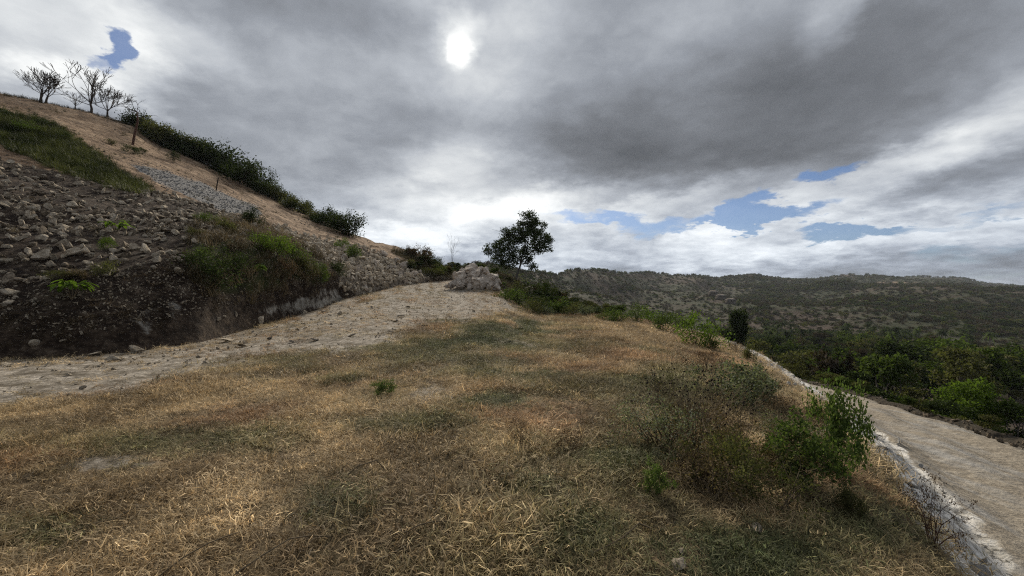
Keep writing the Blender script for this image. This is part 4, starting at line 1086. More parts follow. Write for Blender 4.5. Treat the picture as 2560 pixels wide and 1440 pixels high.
# ------------------------------------------------------------------ the lone leafy tree
YT = 50.0
k = YT / F
bp = P(1289, 706, YT)
def rel(u, v, dy=0.0): return ((u - 1289) * k, dy, (706 - v) * k)
rg = np.random.default_rng(491)
blobs = []
for (u, v, ru, rv) in [(1322, 545, 22, 20), (1338, 565, 26, 20), (1312, 570, 26, 22), (1352, 590, 24, 24), (1325, 597, 30, 22), (1292, 590, 26, 22), (1275, 605, 22, 20), (1262, 585, 14, 12), (1248, 612, 22, 18), (1228, 625, 16, 14), (1262, 640, 24, 20),
                       (1292, 630, 24, 18), (1318, 630, 18, 16), (1360, 618, 18, 14), (1340, 625, 14, 12), (1246, 650, 20, 16), (1275, 660, 22, 14), (1318, 655, 12, 14), (1330, 668, 9, 9), (1366, 600, 14, 12)]:
    blobs.append((rel(u, v, rg.normal() * 1.0), (ru * k * 1.05, max(ru, rv) * k * 1.1, rv * k * 1.05)))
pts = np.concatenate([crown_points(rg, [b_], max(10, int(30 * b_[1][0] * b_[1][2])), .20, 22) for b_ in blobs])
lv, lf = leaf_quads(pts, .26, .13, rg, -.2)
segs = []
tr = [np.array(rel(*q)) for q in [(1285, 716), (1289, 700), (1295, 680), (1302, 660)]]
for a_, b_, ra, rb in zip(tr[:-1], tr[1:], (.19, .17, .15), (.17, .15, .13)): segs.append((a_, b_, ra, rb))
def limb(a, b, r0, r1, n=5, wob=.10):
    q = a
    for s in range(n):
        e = a + (b - a) * (s + 1) / n + rg.normal(size=3) * wob * (s < n - 1)
        segs.append((q, e, r0 + (r1 - r0) * s / n, r0 + (r1 - r0) * (s + 1) / n)); q = e
fork = tr[-1]
h1 = np.array(rel(1312, 615, .2)); h2 = np.array(rel(1275, 625, -.3)); h3 = np.array(rel(1340, 620, .1))
limb(fork, h1, .12, .07); limb(fork, h2, .10, .06); limb(fork, h3, .09, .05)
for b_ in blobs:
    c_ = np.array(b_[0]); src = min((fork, h1, h2, h3), key=lambda h: np.linalg.norm(h - c_))
    limb(src, c_, .055, .02, 4, .12)
    for _ in range(6): limb(c_, c_ + rg.normal(size=3) * np.array(b_[1]) * .7, .022, .008, 2, .05)
tv, tf = tube_mesh(segs, 6)
plant('tree', bp, mesh_np('crown', lv, lf, [L_dark]), mesh_np('trunk', tv, tf, [K_grey]), 1.0, 0, 'lone leafy tree with an open airy crown standing against the sky', 'tree', parts=('crown', 'trunk'))

# ------------------------------------------------------------------ single shrubs on hill, bank and crest of the clearing
SH = [make_shrub(500 + i, .9, 1.0, 10, 12, .065, .085, L_mid, K_dark, 2, 3) for i in range(5)]
def shrub_set(mat): return [(remat(f, mat), s) for f, s in SH]
SHs = {'mid': SH, 'dark': shrub_set(L_dark), 'olive': shrub_set(L_olive), 'fresh': shrub_set(L_bright), 'dry': shrub_set(L_dry), 'brown': shrub_set(L_brown), 'pale': shrub_set(L_pale)}
def shrub(S, u, v, hpx, wpx, kind, label, name='shrub', group=None, cat='shrub', var=None):
    p = S.at(u, v)
    if 450 < u < 860 and v > 550: hpx *= 1.25; wpx *= 1.3
    f, s = SHs[kind][int(rp.integers(0, 5)) if var is None else var]
    h = hpx * p.y / F; w = wpx * p.y / F
    return plant(name, p + Vector((0, 0, -.03 * h)), f, s, (w / 1.35, w / 1.35, h / .95), rp.uniform(0, 6.28), label, cat, group)
for (u, v, h, w, kd, lab) in [
    (330, 385, 26, 44, 'dark', 'dark bush at the foot of the leaning dead tree'), (432, 402, 30, 28, 'dark', 'dark bush standing alone below the crest shrubs'), (355, 384, 18, 24, 'dark', 'small dark bush right of the dead tree foot'), (275, 362, 18, 30, 'olive', 'thin olive bush on the brown slope left of the dead tree'),
    (160, 350, 24, 34, 'dark', 'bush at the upper edge of the green grass strip'), (60, 330, 30, 60, 'mid', 'leafy bush near the left end of the green strip'), (110, 318, 26, 46, 'dark', 'dark bush along the top of the green strip'), (15, 300, 30, 50, 'dark', 'dark bush at the far left of the green strip'), (200, 352, 10, 12, 'dark', 'tiny tuft of bush alone on the brown slope'),
    (628, 562, 38, 54, 'dark', 'round dark bush on the scree above the overgrown bank'), (520, 560, 26, 48, 'mid', 'low green bush at the upper edge of the overgrown bank'), (570, 580, 30, 52, 'olive', 'olive bush on top of the overgrown bank'), (490, 590, 20, 40, 'olive', 'low olive bush left on top of the overgrown bank'),
    (690, 640, 50, 70, 'fresh', 'light green bush on the crown of the overgrown bank'), (735, 655, 42, 60, 'mid', 'green bush right on the crown of the overgrown bank'), (650, 625, 36, 60, 'fresh', 'yellow green bush left of the crown bush'),
    (530, 720, 80, 110, 'dark', 'dense dark bush hanging on the left face of the overgrown bank'), (575, 690, 60, 80, 'dark', 'dark bush in the middle of the overgrown bank'), (500, 660, 40, 60, 'mid', 'green bush at the left shoulder of the overgrown bank'), (760, 690, 46, 60, 'olive', 'olive bush above the chalk face'),
    (800, 705, 44, 44, 'mid', 'green weed hanging over the chalk face'), (880, 650, 46, 60, 'mid', 'green weed growing through the rubble spill'), (845, 690, 36, 40, 'dark', 'dark weed at the right end of the chalk face'), (700, 700, 44, 60, 'brown', 'withered brown bush on the bank above the chalk'),
    (855, 625, 26, 34, 'fresh', 'small fresh bush on the upper rubble spill'), (1060, 655, 44, 66, 'brown', 'dark withered bush on the shoulder beyond the rubble spill'), (1090, 672, 38, 50, 'dark', 'dark bush at the right end of the shoulder'), (1030, 640, 30, 44, 'brown', 'dry brown bush at the start of the shoulder'),
    (1105, 690, 30, 40, 'mid', 'green bush in the gap left of the boulder heap'), (1075, 690, 26, 50, 'olive', 'olive bush below the shoulder by the gap'),
    (265, 625, 40, 40, 'fresh', 'small weed with pale stem on the lower scree'), (150, 700, 30, 70, 'olive', 'straggling olive weed at the lip of the dark bank'), (265, 690, 44, 60, 'olive', 'dry olive weed on the lip of the dark bank'), (190, 700, 30, 50, 'dry', 'dried weed on the lip of the dark bank')]:
    shrub(hill, u, v, h, w, kd, lab)
for (u, v, Y, h, w, kd, lab) in [
    (1275, 776, 30, 62, 80, 'mid', 'dense bush against the right foot of the boulder heap'), (1300, 742, 38, 40, 60, 'olive', 'olive bush below the lone tree'), (1345, 762, 33, 50, 60, 'dark', 'dark bush right of the heap bush'), (1368, 742, 36, 46, 40, 'mid', 'upright bush on the spur right of the lone tree'),
    (1330, 786, 28, 36, 60, 'olive', 'low olive bush on the edge of the clearing'), (1395, 785, 29, 44, 60, 'mid', 'spreading bush on the edge of the clearing'), (1400, 765, 33, 30, 50, 'dark', 'dark bush behind the spreading bush'), (1430, 790, 28, 32, 50, 'olive', 'olive bush before the valley on the clearing edge'),
    (1465, 791, 28, 34, 46, 'pale', 'pale leaved bush on the edge of the clearing'), (1365, 788, 28, 24, 40, 'pale', 'small pale bush on the edge of the clearing'), (1540, 806, 27, 30, 60, 'mid', 'low green bush on the crest facing the valley'), (1590, 806, 27, 40, 30, 'mid', 'upright green bush on the crest facing the valley'),
    (1625, 822, 26, 44, 50, 'fresh', 'light green bush left in the clump above the track'), (1665, 830, 25, 44, 60, 'mid', 'green bush in the clump above the track'), (1700, 840, 24, 50, 60, 'pale', 'pale leaved bush in the clump above the track'), (1745, 868, 20, 70, 80, 'fresh', 'largest light green bush at the end of the clump above the track'),
    (1780, 880, 18, 36, 28, 'mid', 'small dark stemmed bush beside the chalk lip'), (1510, 800, 27, 18, 40, 'olive', 'low olive bush on the grass crest'), (1480, 775, 33, 24, 60, 'dark', 'dark bush beyond the grass crest'), (1440, 765, 36, 24, 50, 'dark', 'dark bush on the falling spur'), (1870, 905, 14, 40, 26, 'olive', 'spindly yellowing weed beside the chalk lip')]:
    S = ground
    p = S.at(u, v)
    if abs(p.y - Y) > 6: p = P(u, v, Y)
    f, s = SHs[kd][int(rp.integers(0, 5))]
    big = 1.35 if u > 1500 else 1.1
    hh = big * h * p.y / F; ww = big * 1.15 * w * p.y / F
    plant('shrub', p + Vector((0, 0, -.06)), f, s, (ww / 1.35, ww / 1.35, hh / .95), rp.uniform(0, 6.28), lab, 'shrub')

# ------------------------------------------------------------------ young plants with large leaves on the scree
def big_leaf(seed, L_=.34, W_=.13, mat=L_fresh):
    n = 6; v = []
    for i in range(n):
        t = i / (n - 1); w = W_ * math.sin(math.pi * min(1, t * .93 + .05)) ** .8; z = -.30 * L_ * t * t + .02
        v += [(L_ * t, -w / 2, z + .02), (L_ * t, 0, z), (L_ * t, w / 2, z + .02)]
    f = []
    for i in range(n - 1):
        a = i * 3; f += [(a, a + 3, a + 4, a + 1), (a + 1, a + 4, a + 5, a + 2)]
    return mesh_np('leaf', v, np.array(f), [mat], True)
LEAF = big_leaf(1)
def leafy(u, v, n, s, spread, label, leafm=LEAF):
    p = hill.at(u, v)
    r = root('young_plant', p, 0, s)
    segs = []
    ends = []
    for k in range(max(3, n // 5)):
        an = k * 2.4 + rp.uniform(-.4, .4); e = np.array([math.cos(an) * spread, math.sin(an) * spread * .7, rp.uniform(.35, .6)])
        segs += [((0, 0, -.05), e * .5 + np.array([0, 0, .08]), .014, .011), (e * .5 + np.array([0, 0, .08]), e, .011, .006)]; ends.append(e)
    sv, sf = tube_mesh(segs, 4); obj('stem', mesh_np('stem', sv, sf, [K_straw]), r)
    for k in range(n):
        e = ends[k % len(ends)]; an = rp.uniform(0, 6.28)
        obj('leaf', leafm, r, tuple(e * rp.uniform(.75, 1.0)), (rp.uniform(-.3, .3), rp.uniform(-.1, .5), an), rp.uniform(.7, 1.15))
    tag(r, label, 'plant')
leafy(180, 748, 34, .92, .42, 'young plant with large bright green leaves on the dark bank')
leafy(290, 580, 30, .85, .40, 'bright yellow green young plant among the scree stones')
leafy(640, 690, 22, .9, .25, 'upright fresh green plant on the face of the overgrown bank')

# ------------------------------------------------------------------ weeds at the right of the clearing
FG = [make_shrub(600 + i, .9, 1.0, 12, 11, .055, .065, L_pale, K_straw, 3, 4, .6) for i in range(2)]
FGg = [make_shrub(610 + i, 1.15, .65, 11, 11, .064, .065, L_lush, K_dark, 3, 4, .75) for i in range(2)]
FGp = [make_shrub(630 + i, .8, 1.1, 11, 8, .06, .07, L_pale, K_straw, 3, 4, .65) for i in range(2)]
FGo = [(remat(f, L_olive), s) for f, s in FG]
FGb = [make_shrub(620, 1.0, .8, 9, 3, .045, .03, L_brown, K_red, 3, 4, .5)]
def fg(u, v, hpx, wpx, ms, label, cat='weed', name='weed', sink=0.02):
    p = ground.at(u, v)
    h = hpx * p.y / F; w = wpx * p.y / F
    return plant(name, p + Vector((0, 0, -sink)), ms[0], ms[1], (w / 1.45, w / 1.45, h / 1.05), rp.uniform(0, 6.28), label, cat)
fg(1835, 1015, 130, 190, FG[0], 'bushy weed with pale backed leaves above the chalk lip', 'bush', 'bush')
fg(1900, 1000, 90, 110, FG[1], 'smaller pale weed right of the pale bushy weed', 'bush', 'bush')
fg(2090, 1190, 205, 120, FGg[0], 'tall leafy green bush at the edge of the track', 'bush', 'bush')
fg(1995, 1205, 140, 170, FGg[1], 'broad green bush left of the tall leafy bush', 'bush', 'bush')
fg(1830, 1240, 170, 190, FGo[0], 'low olive weed in front of the seed head stalks', 'bush', 'bush')
fg(1950, 1190, 100, 140, FGo[1], 'grey green weed between the olive weed and the broad bush', 'bush', 'bush')
fg(2325, 1368, 190, 130, FGb[0], 'withered dark red brown bush by the chalk lip', 'bush', 'bush')
fg(2120, 1290, 80, 90, FGo[1], 'small weed below the tall leafy bush', 'weed')
fg(1640, 1235, 70, 60, FGg[1], 'small green weed in the dry grass', 'weed')
fg(960, 985, 34, 60, FGg[0], 'green weed tuft in the middle of the clearing', 'weed')
fg(2060, 1060, 60, 70, FGo[0], 'olive weed at the near end of the lip', 'weed')
fg(1985, 1040, 60, 80, FGb[0], 'dry brown weed on the slope above the lip', 'weed')
def seed_weed(u, v, hpx, n, seed, label, spread=.55):
    p = ground.at(u, v); h = hpx * p.y / F
    rg = np.random.default_rng(seed); segs, heads = [], []
    for k in range(n):
        an = rg.uniform(0, 6.283); ln = rg.uniform(.05, spread)
        tips = []
        grow(rg, (rg.normal() * .012, rg.normal() * .012, -.03), (math.cos(an) * ln, math.sin(an) * ln, 1), .5 * h * rg.uniform(.6, 1.1), 0.0030, 1, segs, tips, kids=3, spread=.50, shrink=.75, rshrink=.75, nseg=3, up=.06, wob=.1)
        heads += tips
    sv, sf = tube_mesh(segs, 3)
    hv_, hf_, = [], []
    oc = np.array([(1, 0, 0), (-1, 0, 0), (0, 1, 0), (0, -1, 0), (0, 0, 1), (0, 0, -1)], float); of = np.array([(0, 2, 4), (2, 1, 4), (1, 3, 4), (3, 0, 4), (2, 0, 5), (1, 2, 5), (3, 1, 5), (0, 3, 5)])
    for i, q in enumerate(heads):
        hv_.append(q + oc * .0115 * rg.uniform(.6, 1.3) * rg.uniform(.7, 1.2, (6, 1))); hf_.append(of + 6 * i)
    r = root('dry_weed', p)
    obj('stalk', mesh_np('stalk', sv, sf, [K_straw]), r)
    tag(obj('seed_head', mesh_np('seed_head', np.concatenate(hv_), np.concatenate(hf_), [K_seed]), r), kind='stuff')
    tag(r, label, 'weed')
seed_weed(1735, 1130, 270, 26, 701, 'tall dry weed with dark seed heads at the centre right')
seed_weed(1690, 1080, 180, 16, 703, 'shorter dry weed with dark seed heads left of the tall one', .8)
seed_weed(1850, 1120, 200, 16, 705, 'dry seed head stalks rising behind the olive weed')
seed_weed(1790, 1040, 150, 14, 707, 'dry stalks in front of the pale bushy weed', .7)
seed_weed(1640, 1010, 120, 10, 709, 'low dry stalks at the left end of the weed patch', .9)
PATCH = [(1600, 960), (1720, 900), (1860, 880), (1990, 985), (2080, 1060), (2140, 1230), (2000, 1290), (1850, 1290), (1700, 1230), (1620, 1100)]
TW = [make_shrub(660 + i, .8, 1.1, 10, 4, .04, .05, m_, K_straw, 3, 3, .5) for i, m_ in enumerate([L_brown, L_olive, L_dry, L_pale])]
for (u, v) in rand_in(PATCH, 26):
    k_ = int(rp.integers(0, 4)); nm_ = ('brown', 'olive', 'straw coloured', 'pale leaved')[k_]
    p = ground.at(u, v); s_ = rp.uniform(.32, .62) * (1 + .02 * p.y)
    plant('straggling_weed', p, TW[k_][0], TW[k_][1], (s_ * 1.1, s_ * 1.1, s_), rp.uniform(0, 6.28), nm_ + ' straggling weed in the weed patch ' + nearest(u, v, [(1640, 1010, 'at its left end'), (1735, 1130, 'around the tall seed head stalks'), (1835, 960, 'around the pale bushy weed'), (1990, 1020, 'next to the chalk lip'), (2060, 1150, 'below the tall leafy bush'), (1850, 1240, 'at its front edge')]), 'weed', 'straggling weeds of the weed patch')
MAT = [make_shrub(640 + i, .35, 1.1, 14, 4, .04, .05, L_brown, K_straw, 2, 3, .5) for i in range(2)]
for (u, v, h, w, lab) in [(1330, 1120, 44, 150, 'flattened brown weed in the dry grass'), (1420, 1130, 50, 140, 'dark brown dead weed right of the flattened weed'), (1290, 1080, 30, 90, 'small withered weed behind the flattened weed')]:
    p = ground.at(u, v); f, s = MAT[int(rp.integers(0, 2))]
    plant('withered_weed', p, f, s, (w * p.y / F / 1.5,) * 2 + (h * p.y / F / .4,), rp.uniform(0, 6), lab, 'weed')
# straw lying about
def stick(u, v, ang, L_, mat, label):
    p = ground.at(u, v); c_, s_ = math.cos(ang), math.sin(ang)
    sg = []
    q = np.array([-c_ * L_ / 2, -s_ * L_ / 2, .03])
    for i in range(4):
        e = q + np.array([c_ * L_ / 4, s_ * L_ / 4, 0]) + rp.normal(size=3) * L_ * .02; e[2] = .03 + .05 * abs(rp.normal()) * (i < 3)
        sg.append((q, e, .005, .0045)); q = e
    sv, sf = tube_mesh(sg, 4)
    tag(obj('twig', mesh_np('twig', sv, sf, [mat]), None, p), label, 'twig', 'dry twigs in the grass')
for (u, v, a_, L_) in [(290, 1310, .9, .45), (520, 1390, 1.2, .5), (920, 1190, .2, .3), (1090, 1330, .3, .4), (1560, 1360, .5, .5), (720, 1400, .7, .5)]:
    stick(u, v, a_, L_, K_straw, 'pale dry twig lying in the front grass')

# ------------------------------------------------------------------ valley: trees, palms, roofs, woodland
def tree_mesh(seed, wide=.5, nb=9, per=16, leaves=12, leaf=.06, lm=L_mid, trunk=.28, bark=K_grey, low=.22):
    """a tree one metre high"""
    rg = np.random.default_rng(seed)
    blobs = []
    for i in range(nb):
        an = rg.uniform(0, 6.283); t = rg.random(); z = low + .12 + (1 - low - .22) * t
        rad = wide * (.30 + .70 * math.sin(math.pi * (.18 + .72 * t))) * rg.uniform(.3, .75)
        r = wide * rg.uniform(.26, .44)
        blobs.append(((math.cos(an) * rad, math.sin(an) * rad, z), (r, r, r * .72)))
    pts = crown_points(rg, blobs, per, .035, leaves)
    v, f = leaf_quads(pts, leaf, leaf * .6, rg, .1)
    segs = [((0, 0, -.06), (0.01, 0, trunk * .6), .028, .024), ((0.01, 0, trunk * .6), (0, .01, trunk), .024, .02)]
    for (c_, r_) in blobs:
        c_ = np.array(c_); q = np.array([0, .01, trunk]); m_ = (q + c_) / 2 + rg.normal(size=3) * .03
        segs += [(q, m_, .012, .009), (m_, c_, .009, .004)]
    tv, tf = tube_mesh(segs, 5)
    return mesh_np('crown', v, f, [lm]), mesh_np('trunk', tv, tf, [bark])
rv = np.random.default_rng(77)
VT = [tree_mesh(800 + i, w_, nb_) for i, (w_, nb_) in enumerate([(.42, 9), (.55, 11), (.36, 8), (.62, 12), (.48, 10)])]
VTs = {'mid': VT, 'dark': [(remat(c_, L_dark), t_) for c_, t_ in VT], 'olive': [(remat(c_, L_olive), t_) for c_, t_ in VT], 'bright': [(remat(c_, L_bright), t_) for c_, t_ in VT], 'brown': [(remat(c_, L_scrub), t_) for c_, t_ in VT]}
DENSE = tree_mesh(820, .5, 16, 34, 14, .06, L_dark, .15, K_dark, .05)
BRT = tree_mesh(823, .60, 16, 34, 16, .05, L_bright, .18, K_grey, .08)
def vtree(p, h, kind, label, group=None, me=None, wide=1.0, name='tree'):
    c_, t_ = me or VTs[kind][int(rv.integers(0, 5))]
    return plant(name, Vector(p) + Vector((0, 0, -.1)), c_, t_, (h * wide, h * wide, h), rv.uniform(0, 6.28), label, 'tree', group, parts=('crown', 'trunk'))
def vfloor(u, v, Y):
    """ground height of the valley sheet below the viewing ray at distance Y"""
    c = int(np.clip(np.searchsorted(UV, u) - 1, 0, len(UV) - 2))
    z = np.interp(Y, valley.P[:, c, 1], valley.P[:, c, 2])
    a, _ = ray(u, v)
    return Vector((float(a * Y), Y, float(z)))
def vtree_px(u, vtop, Y, wpx, kind, label, me=None, wbase=.9):
    g = vfloor(u, vtop, Y); top = P(u, vtop, Y)
    h = top.z - g.z
    return vtree(g, h, kind, label, None, me, (wpx * Y / F) / (h * wbase))
vtree_px(1840, 772, 60, 78, 'dark', 'dense dark round tree standing alone beyond the end of the chalk lip', DENSE, 1.0)
vtree_px(2432, 950, 26, 180, 'bright', 'bright yellow green tree just below the outer edge of the track', BRT, 1.2)
for (u, vt, Y, w, kd, lab) in [(2420, 888, 62, 230, 'olive', 'broad spreading olive green tree behind the bright tree'), (2530, 905, 48, 150, 'mid', 'green tree at the right edge behind the bright tree'), (2200, 985, 34, 120, 'bright', 'light green low tree at the middle of the track edge'), (2110, 960, 36, 110, 'mid', 'green tree by the far end of the track'),
                               (2030, 862, 80, 120, 'dark', 'big dark tree among the valley trees beyond the lip'), (2005, 890, 66, 90, 'mid', 'green round tree left below the big dark tree'), (1895, 845, 70, 76, 'olive', 'olive tree right of the dense dark round tree'), (1940, 835, 85, 60, 'dark', 'dark tree between the olive tree and the big dark tree'),
                               (2315, 930, 46, 130, 'dark', 'dark tree left of the bright tree'), (2270, 965, 36, 90, 'olive', 'olive tree with a thin trunk at the track edge'), (2120, 880, 90, 90, 'olive', 'olive tree right of the big dark tree'), (2170, 900, 75, 80, 'dark', 'dark tree left of the leafless valley tree'),
                               (2330, 858, 110, 120, 'dark', 'dark tree below the bare earth patch'), (2440, 852, 105, 90, 'dark', 'dark round tree before the bare earth patch'), (2520, 868, 95, 90, 'olive', 'olive tree beside the pale building'), (2540, 1005, 24, 120, 'mid', 'green tree at the right edge right of the bright tree'), (2360, 1000, 30, 90, 'dark', 'dark shrubby tree at the left foot of the bright tree')]:
    vtree_px(u, vt, Y, w, kd, lab)
b, t = bare_tree(841, 4, 2, .42, .026, .30, K_pale, 1, 3); zs = max(x.co.z for x in b.vertices)
g = vfloor(2195, 905, 62); plant('bare_tree', g, b, t, (P(2195, 893, 62).z - g.z) / zs, .4, 'pale leafless tree among the green valley trees', 'tree', parts=('branches', 'trunk'))
# further trees of the valley, told apart only by their kind
vw = np.clip((valley.u > 1820) & (valley.u < 2590) & (valley.P[..., 1] > 34) & (valley.P[..., 1] < 190), 0, 1).astype(float)
vp, _, _ = valley.scatter(130, vw / (1 + (valley.P[..., 1] / 60.0) ** 1.2), rv)
VAT = [(1840, 850, 'by the dense round tree'), (1930, 880, 'beyond the chalk lip'), (2030, 900, 'around the big dark tree'), (2110, 960, 'near the far end of the track'), (2195, 910, 'around the pale leafless tree'), (2240, 990, 'along the track edge'), (2320, 930, 'left of the bright tree'), (2430, 1000, 'around the bright tree'), (2420, 880, 'around the broad olive tree'), (2540, 900, 'near the pale building'), (2150, 850, 'in front of the palm grove'), (2350, 850, 'below the bare earth patch')]
labs = {'brown': 'brownish half bare tree of the valley floor', 'mid': 'green leafy tree of the valley floor', 'dark': 'dark leafy tree of the valley floor', 'olive': 'dull olive tree of the valley floor'}
for q in vp:
    if q[0] / q[1] > 1.10 and q[1] > 70: continue
    kd = rv.choice(['mid', 'dark', 'olive', 'brown'], p=[.32, .28, .26, .14])
    vtree(q, rv.uniform(4.6, 9.0) * (.70 + .30 * min(1, q[1] / 70)), kd, labs[kd] + ' ' + nearest(*[float(x) for x in proj(*q)], VAT), kd + ' trees on the valley floor', None, rv.uniform(.9, 1.3), 'valley_tree')
# coconut palms
def palm_mesh(seed):
    rg = np.random.default_rng(seed)
    segs = []; q = np.array([0, 0, -.3]); n = 6; bend = rg.normal() * .25
    for i in range(n):
        e = np.array([bend * ((i + 1) / n) ** 2, 0, 8.0 * (i + 1) / n]); segs.append((q, e, .17 - .012 * i, .17 - .012 * (i + 1))); q = e
    V_, F_ = [], []; o = 0
    for k in range(22):
        an = k * 2.399 + rg.normal() * .1; elv = rg.uniform(-.5, 1.1); Lf = rg.uniform(2.2, 2.9)
        d = np.array([math.cos(an), math.sin(an), 0]); s_ = np.array([-d[1], d[0], 0])
        prev = None
        for i in range(6):
            t = i / 5
            c_ = q + d * Lf * t * math.cos(elv) + np.array([0, 0, Lf * (t * math.sin(elv) - .75 * t * t)])
            w = .24 * math.sin(math.pi * min(.98, .15 + .8 * t))
            V_ += [c_ - s_ * w - np.array([0, 0, w * .5]), c_, c_ + s_ * w - np.array([0, 0, w * .5])]
            if i: F_ += [(o - 3, o, o + 1, o - 2), (o - 2, o + 1, o + 2, o - 1)]
            o += 3
    sv, sf = tube_mesh(segs, 6)
    return mesh_np('crown', np.array(V_), np.array(F_), [L_dark if seed % 2 else L_mid]), mesh_np('trunk', sv, sf, [K_grey])
PM = [palm_mesh(860 + i) for i in range(4)]
pw_ = ((valley.u > 1890) & (valley.u < 2480) & (valley.P[..., 1] > 130) & (valley.P[..., 1] < 235)).astype(float)
pp, _, _ = valley.scatter(55, pw_, rv)
for q in pp:
    c_, t_ = PM[int(rv.integers(0, 4))]
    plant('coconut_palm', q, c_, t_, rv.uniform(.75, 1.15), rv.uniform(0, 6.28), 'coconut palm of the valley grove ' + nearest(*[float(x) for x in proj(*q)], [(1910, 830, 'behind the olive tree at its left end'), (2010, 830, 'behind the big dark tree'), (2120, 835, 'left of its middle'), (2220, 835, 'in its middle'), (2320, 838, 'right of its middle'), (2430, 840, 'at its right end by the bare earth')]), 'palm', 'coconut palms of the valley grove', parts=('crown', 'trunk'))
# houses
M_thatch = bark_mat('weathered_roof', (.10, .085, .072), (.26, .225, .19)); M_wallh = bark_mat('plaster', (.07, .06, .05), (.16, .14, .12)); M_tin = bark_mat('pale_roof', (.30, .31, .32), (.52, .53, .54)); M_glassd, N = new_mat('dark_opening'); finish(N, (.012, .012, .014), .3)
def boxm(name, x, y, z0, z1, mat):
    v = [(sx * x / 2, sy * y / 2, z) for z in (z0, z1) for sx, sy in ((-1, -1), (1, -1), (1, 1), (-1, 1))]
    return mesh_np(name, v, np.array([(0, 3, 2, 1), (4, 5, 6, 7), (0, 1, 5, 4), (1, 2, 6, 5), (2, 3, 7, 6), (3, 0, 4, 7)]), [mat])
def house(u, v, Y, w, d, hw, hr, rz, roof, label, flat=False):
    g = vfloor(u, v, Y)
    top = P(u, v, Y)
    r = root('house', (g.x, g.y, max(g.z - .3, top.z - hw - hr)), rz)
    obj('wall', boxm('wall', w, d, -2.0, hw, M_wallh), r)
    e = .6; X, Yh = w / 2 + e, d / 2 + e
    if flat:
        obj('roof', boxm('roof', w + .8, d + .8, hw + .002, hw + .35, roof), r)
    else:
        v_ = [(-X, -Yh, hw - .2), (X, -Yh, hw - .2), (X, Yh, hw - .2), (-X, Yh, hw - .2), (-X * .75, 0, hw + hr), (X * .75, 0, hw + hr)]
        obj('roof', mesh_np('roof', v_, [np.array([(0, 1, 5, 4), (2, 3, 4, 5), (0, 3, 2, 1)]), np.array([(1, 2, 5), (3, 0, 4)])], [roof]), r)
    n = max(2, int(w / 3))
    for i in range(n):
        o = obj('window', boxm('window', w / n * .5, .06, .9, 2.1, M_glassd), r, (-w / 2 + (i + .5) * w / n, -d / 2 - .031, 0))
    tag(r, label, 'house')
house(1782, 726, 420, 8, 6, 2.2, 2.2, .5, M_thatch, 'upper hut with a weathered thatch roof on the far slope')
house(1802, 735, 405, 9, 6, 2.2, 2.2, .5, M_thatch, 'middle hut with a weathered thatch roof on the far slope')
house(1826, 745, 390, 9, 6, 2.2, 2.2, .5, M_thatch, 'lowest hut with a weathered thatch roof on the far slope')
house(2575, 897, 98, 12, 9, 2.8, 0, -.25, M_tin, 'low pale building cut off by the right edge', True)

# woodland on the valley sides: one mass
def blob_tree(seed, lm, leaves=170):
    rg = np.random.default_rng(seed)
    bl = [((rg.normal() * .22, rg.normal() * .22, rg.uniform(.35, .72)), (rg.uniform(.22, .36),) * 2 + (rg.uniform(.18, .28),)) for _ in range(5)]
    pts = crown_points(rg, bl, leaves // 20, .07, 4)
    v, f = leaf_quads(pts, .19, .14, rg, .1)
    return mesh_np('wood', v, f, [lm])
C_near = source_collection('near_tree', [remat(VT[i % 5][0], m_) for i, m_ in enumerate([L_dark, L_dark, L_mid, L_olive, L_olive, L_dry])])
C_wood = source_collection('wood_tree', [blob_tree(900, L_dark), blob_tree(901, L_dark), blob_tree(902, L_mid), blob_tree(903, L_olive), blob_tree(904, L_scrub), blob_tree(905, L_scrub)])
vY = valley.P[..., 1]; vX = valley.P[..., 0]
wood_n = .42 + 1.5 * fbm(vX / 130, vY / 190, 4, 301)
vis = ((valley.u > 1120) & (valley.u < 2650)).astype(float)
def wood(n, lo, hi, smin, smax, name, label, thr, p_, coll=None):
    coll = coll or C_wood
    w = vis * (1 - ((valley.u > 2365) & (vY > 70) & (vY < 190))) * (vY > lo) * (vY < hi) * np.clip(wood_n - thr, 0.02, 1) / (1 + (vY / 500.0))
    p, r, c = valley.scatter(n, w, rv)
    s = rv.uniform(smin, smax, n) * (.8 + .4 * rv.random(n))
    p = p.copy(); p[:, 2] -= s * .10
    scatter_stuff(name, p, np.stack([np.zeros(n), np.zeros(n), rv.uniform(0, 6.283, n)], 1), np.stack([s * 1.1, s * 1.1, s * .85], 1), rv.choice(6, n, p=p_), white(n), coll, label)
wood(550, 30, 230, 1.2, 3.4, 'valley_wood', 'mass of trees and scrub filling the valley floor', .15, [.26, .2, .16, .18, .12, .08], C_near)
wood(9000, 180, 700, 2.0, 5.5, 'hill_wood', 'scrub and trees over the nearer hills', .30, [.24, .16, .06, .14, .20, .20])
wood(9000, 600, 2300, 3.0, 8.0, 'far_wood', 'scrub and trees over the farthest hills', .22, [.26, .18, .05, .15, .18, .18])
n_ = 12000
sw_ = vis * (vY > 190) * (vY < 1300) / (1 + (vY / 350.0) ** 1.5)
p, r, c = valley.scatter(n_, sw_, rv); s = rv.uniform(1.0, 3.2, n_) * np.clip(.7 + p[:, 1] / 900, .7, 1.6); p = p.copy(); p[:, 2] -= s * .12
scatter_stuff('thicket', p, np.stack([np.zeros(n_), np.zeros(n_), rv.uniform(0, 6.283, n_)], 1), np.stack([s * 1.3, s * 1.3, s * .8], 1), rv.choice(6, n_, p=[.14, .12, .04, .2, .25, .25]), white(n_), C_wood, 'low brown thicket over the open hill slopes')
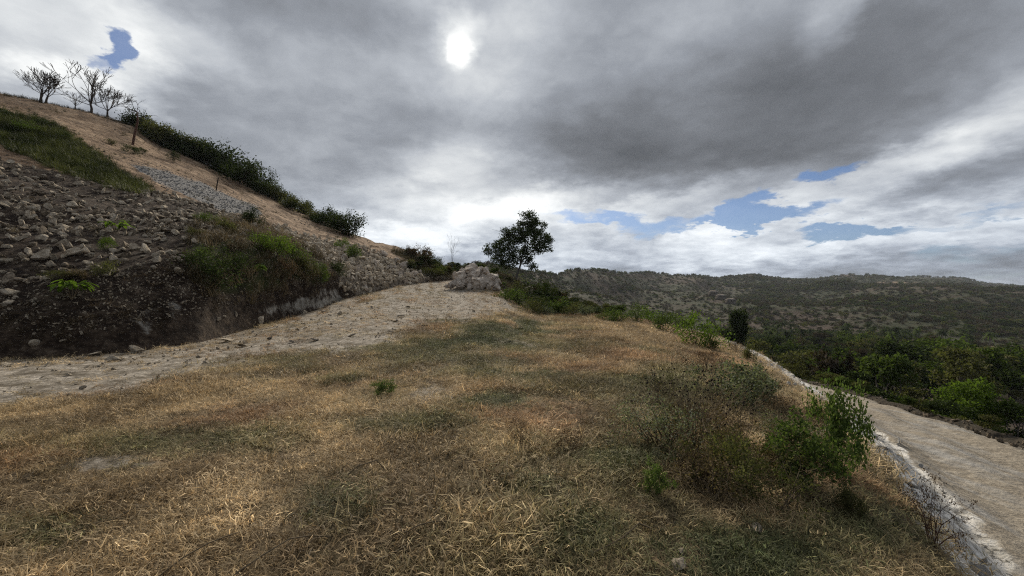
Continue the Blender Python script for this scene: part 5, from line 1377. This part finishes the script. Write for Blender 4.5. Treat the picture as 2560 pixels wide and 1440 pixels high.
# tree line on the far ridge
sel_ = rv.integers(20, 415, 700)
rr_ = valley.P[sum([14, 18, 20, 22, 24, 26, 28, 40]) - 1, sel_] + rv.normal(0, 4, (700, 3)) * np.array([1, 1, 0])
s = rv.uniform(3, 8, 700) * np.clip(rr_[:, 1] / 900, .5, 1.3)
scatter_stuff('ridge_wood', rr_ - np.array([0, 0, 1.0]), np.stack([np.zeros(700), np.zeros(700), rv.uniform(0, 6, 700)], 1), np.stack([s * .9, s * .9, s], 1), rv.integers(0, 5, 700), white(700), C_wood, 'small trees along the far ridge')
# brush on the slope below the track and the spur
bw = ((rT >= 45)).astype(float) * (T[..., 1] > 4)
p, r, c = track.scatter(700, bw, rv); s = rv.uniform(.5, 1.3, 700) * np.clip(r / 48.0, .9, 1.0)
scatter_stuff('slope_brush', p, np.stack([np.zeros(700), np.zeros(700), rv.uniform(0, 6, 700)], 1), np.stack([s, s, s * .8], 1), rv.integers(0, 5, 700), white(700), C_near, 'brush on the drop beyond the track verge')
p, r, c = hill.scatter(420, np.clip(h_right, 0, 1) * (row < crest_row + 12) * (hu > 1010), rv); s = rv.uniform(.5, 1.5, 420) * np.where((p[:, 0] / p[:, 1] > -.03) & (p[:, 0] / p[:, 1] < .06) & (p[:, 1] > 34), .5, 1.0)
scatter_stuff('spur_brush', p, np.stack([np.zeros(420), np.zeros(420), rv.uniform(0, 6, 420)], 1), np.stack([s, s, s * .8], 1), rv.choice(6, 420, p=[.2, .2, .2, .2, .1, .1]), white(420), C_near, 'low brush over the spur below the lone tree')

# ------------------------------------------------------------------ haze
M_haze = bpy.data.materials.new('haze'); M_haze.use_nodes = True
N = NT(M_haze.node_tree)
pv = N.n('ShaderNodeVolumePrincipled'); pv.inputs['Color'].default_value = (.80, .87, .95, 1); pv.inputs['Density'].default_value = 0.00008; pv.inputs['Anisotropy'].default_value = .2
o_ = N.n('ShaderNodeOutputMaterial'); N.t.links.new(pv.outputs[0], o_.inputs['Volume'])
tag(obj('haze', boxm('haze', 13000, 3700, -100, 120, M_haze), None, (2800, 1750, 0)), 'thin haze over the valley and hills', kind='stuff')
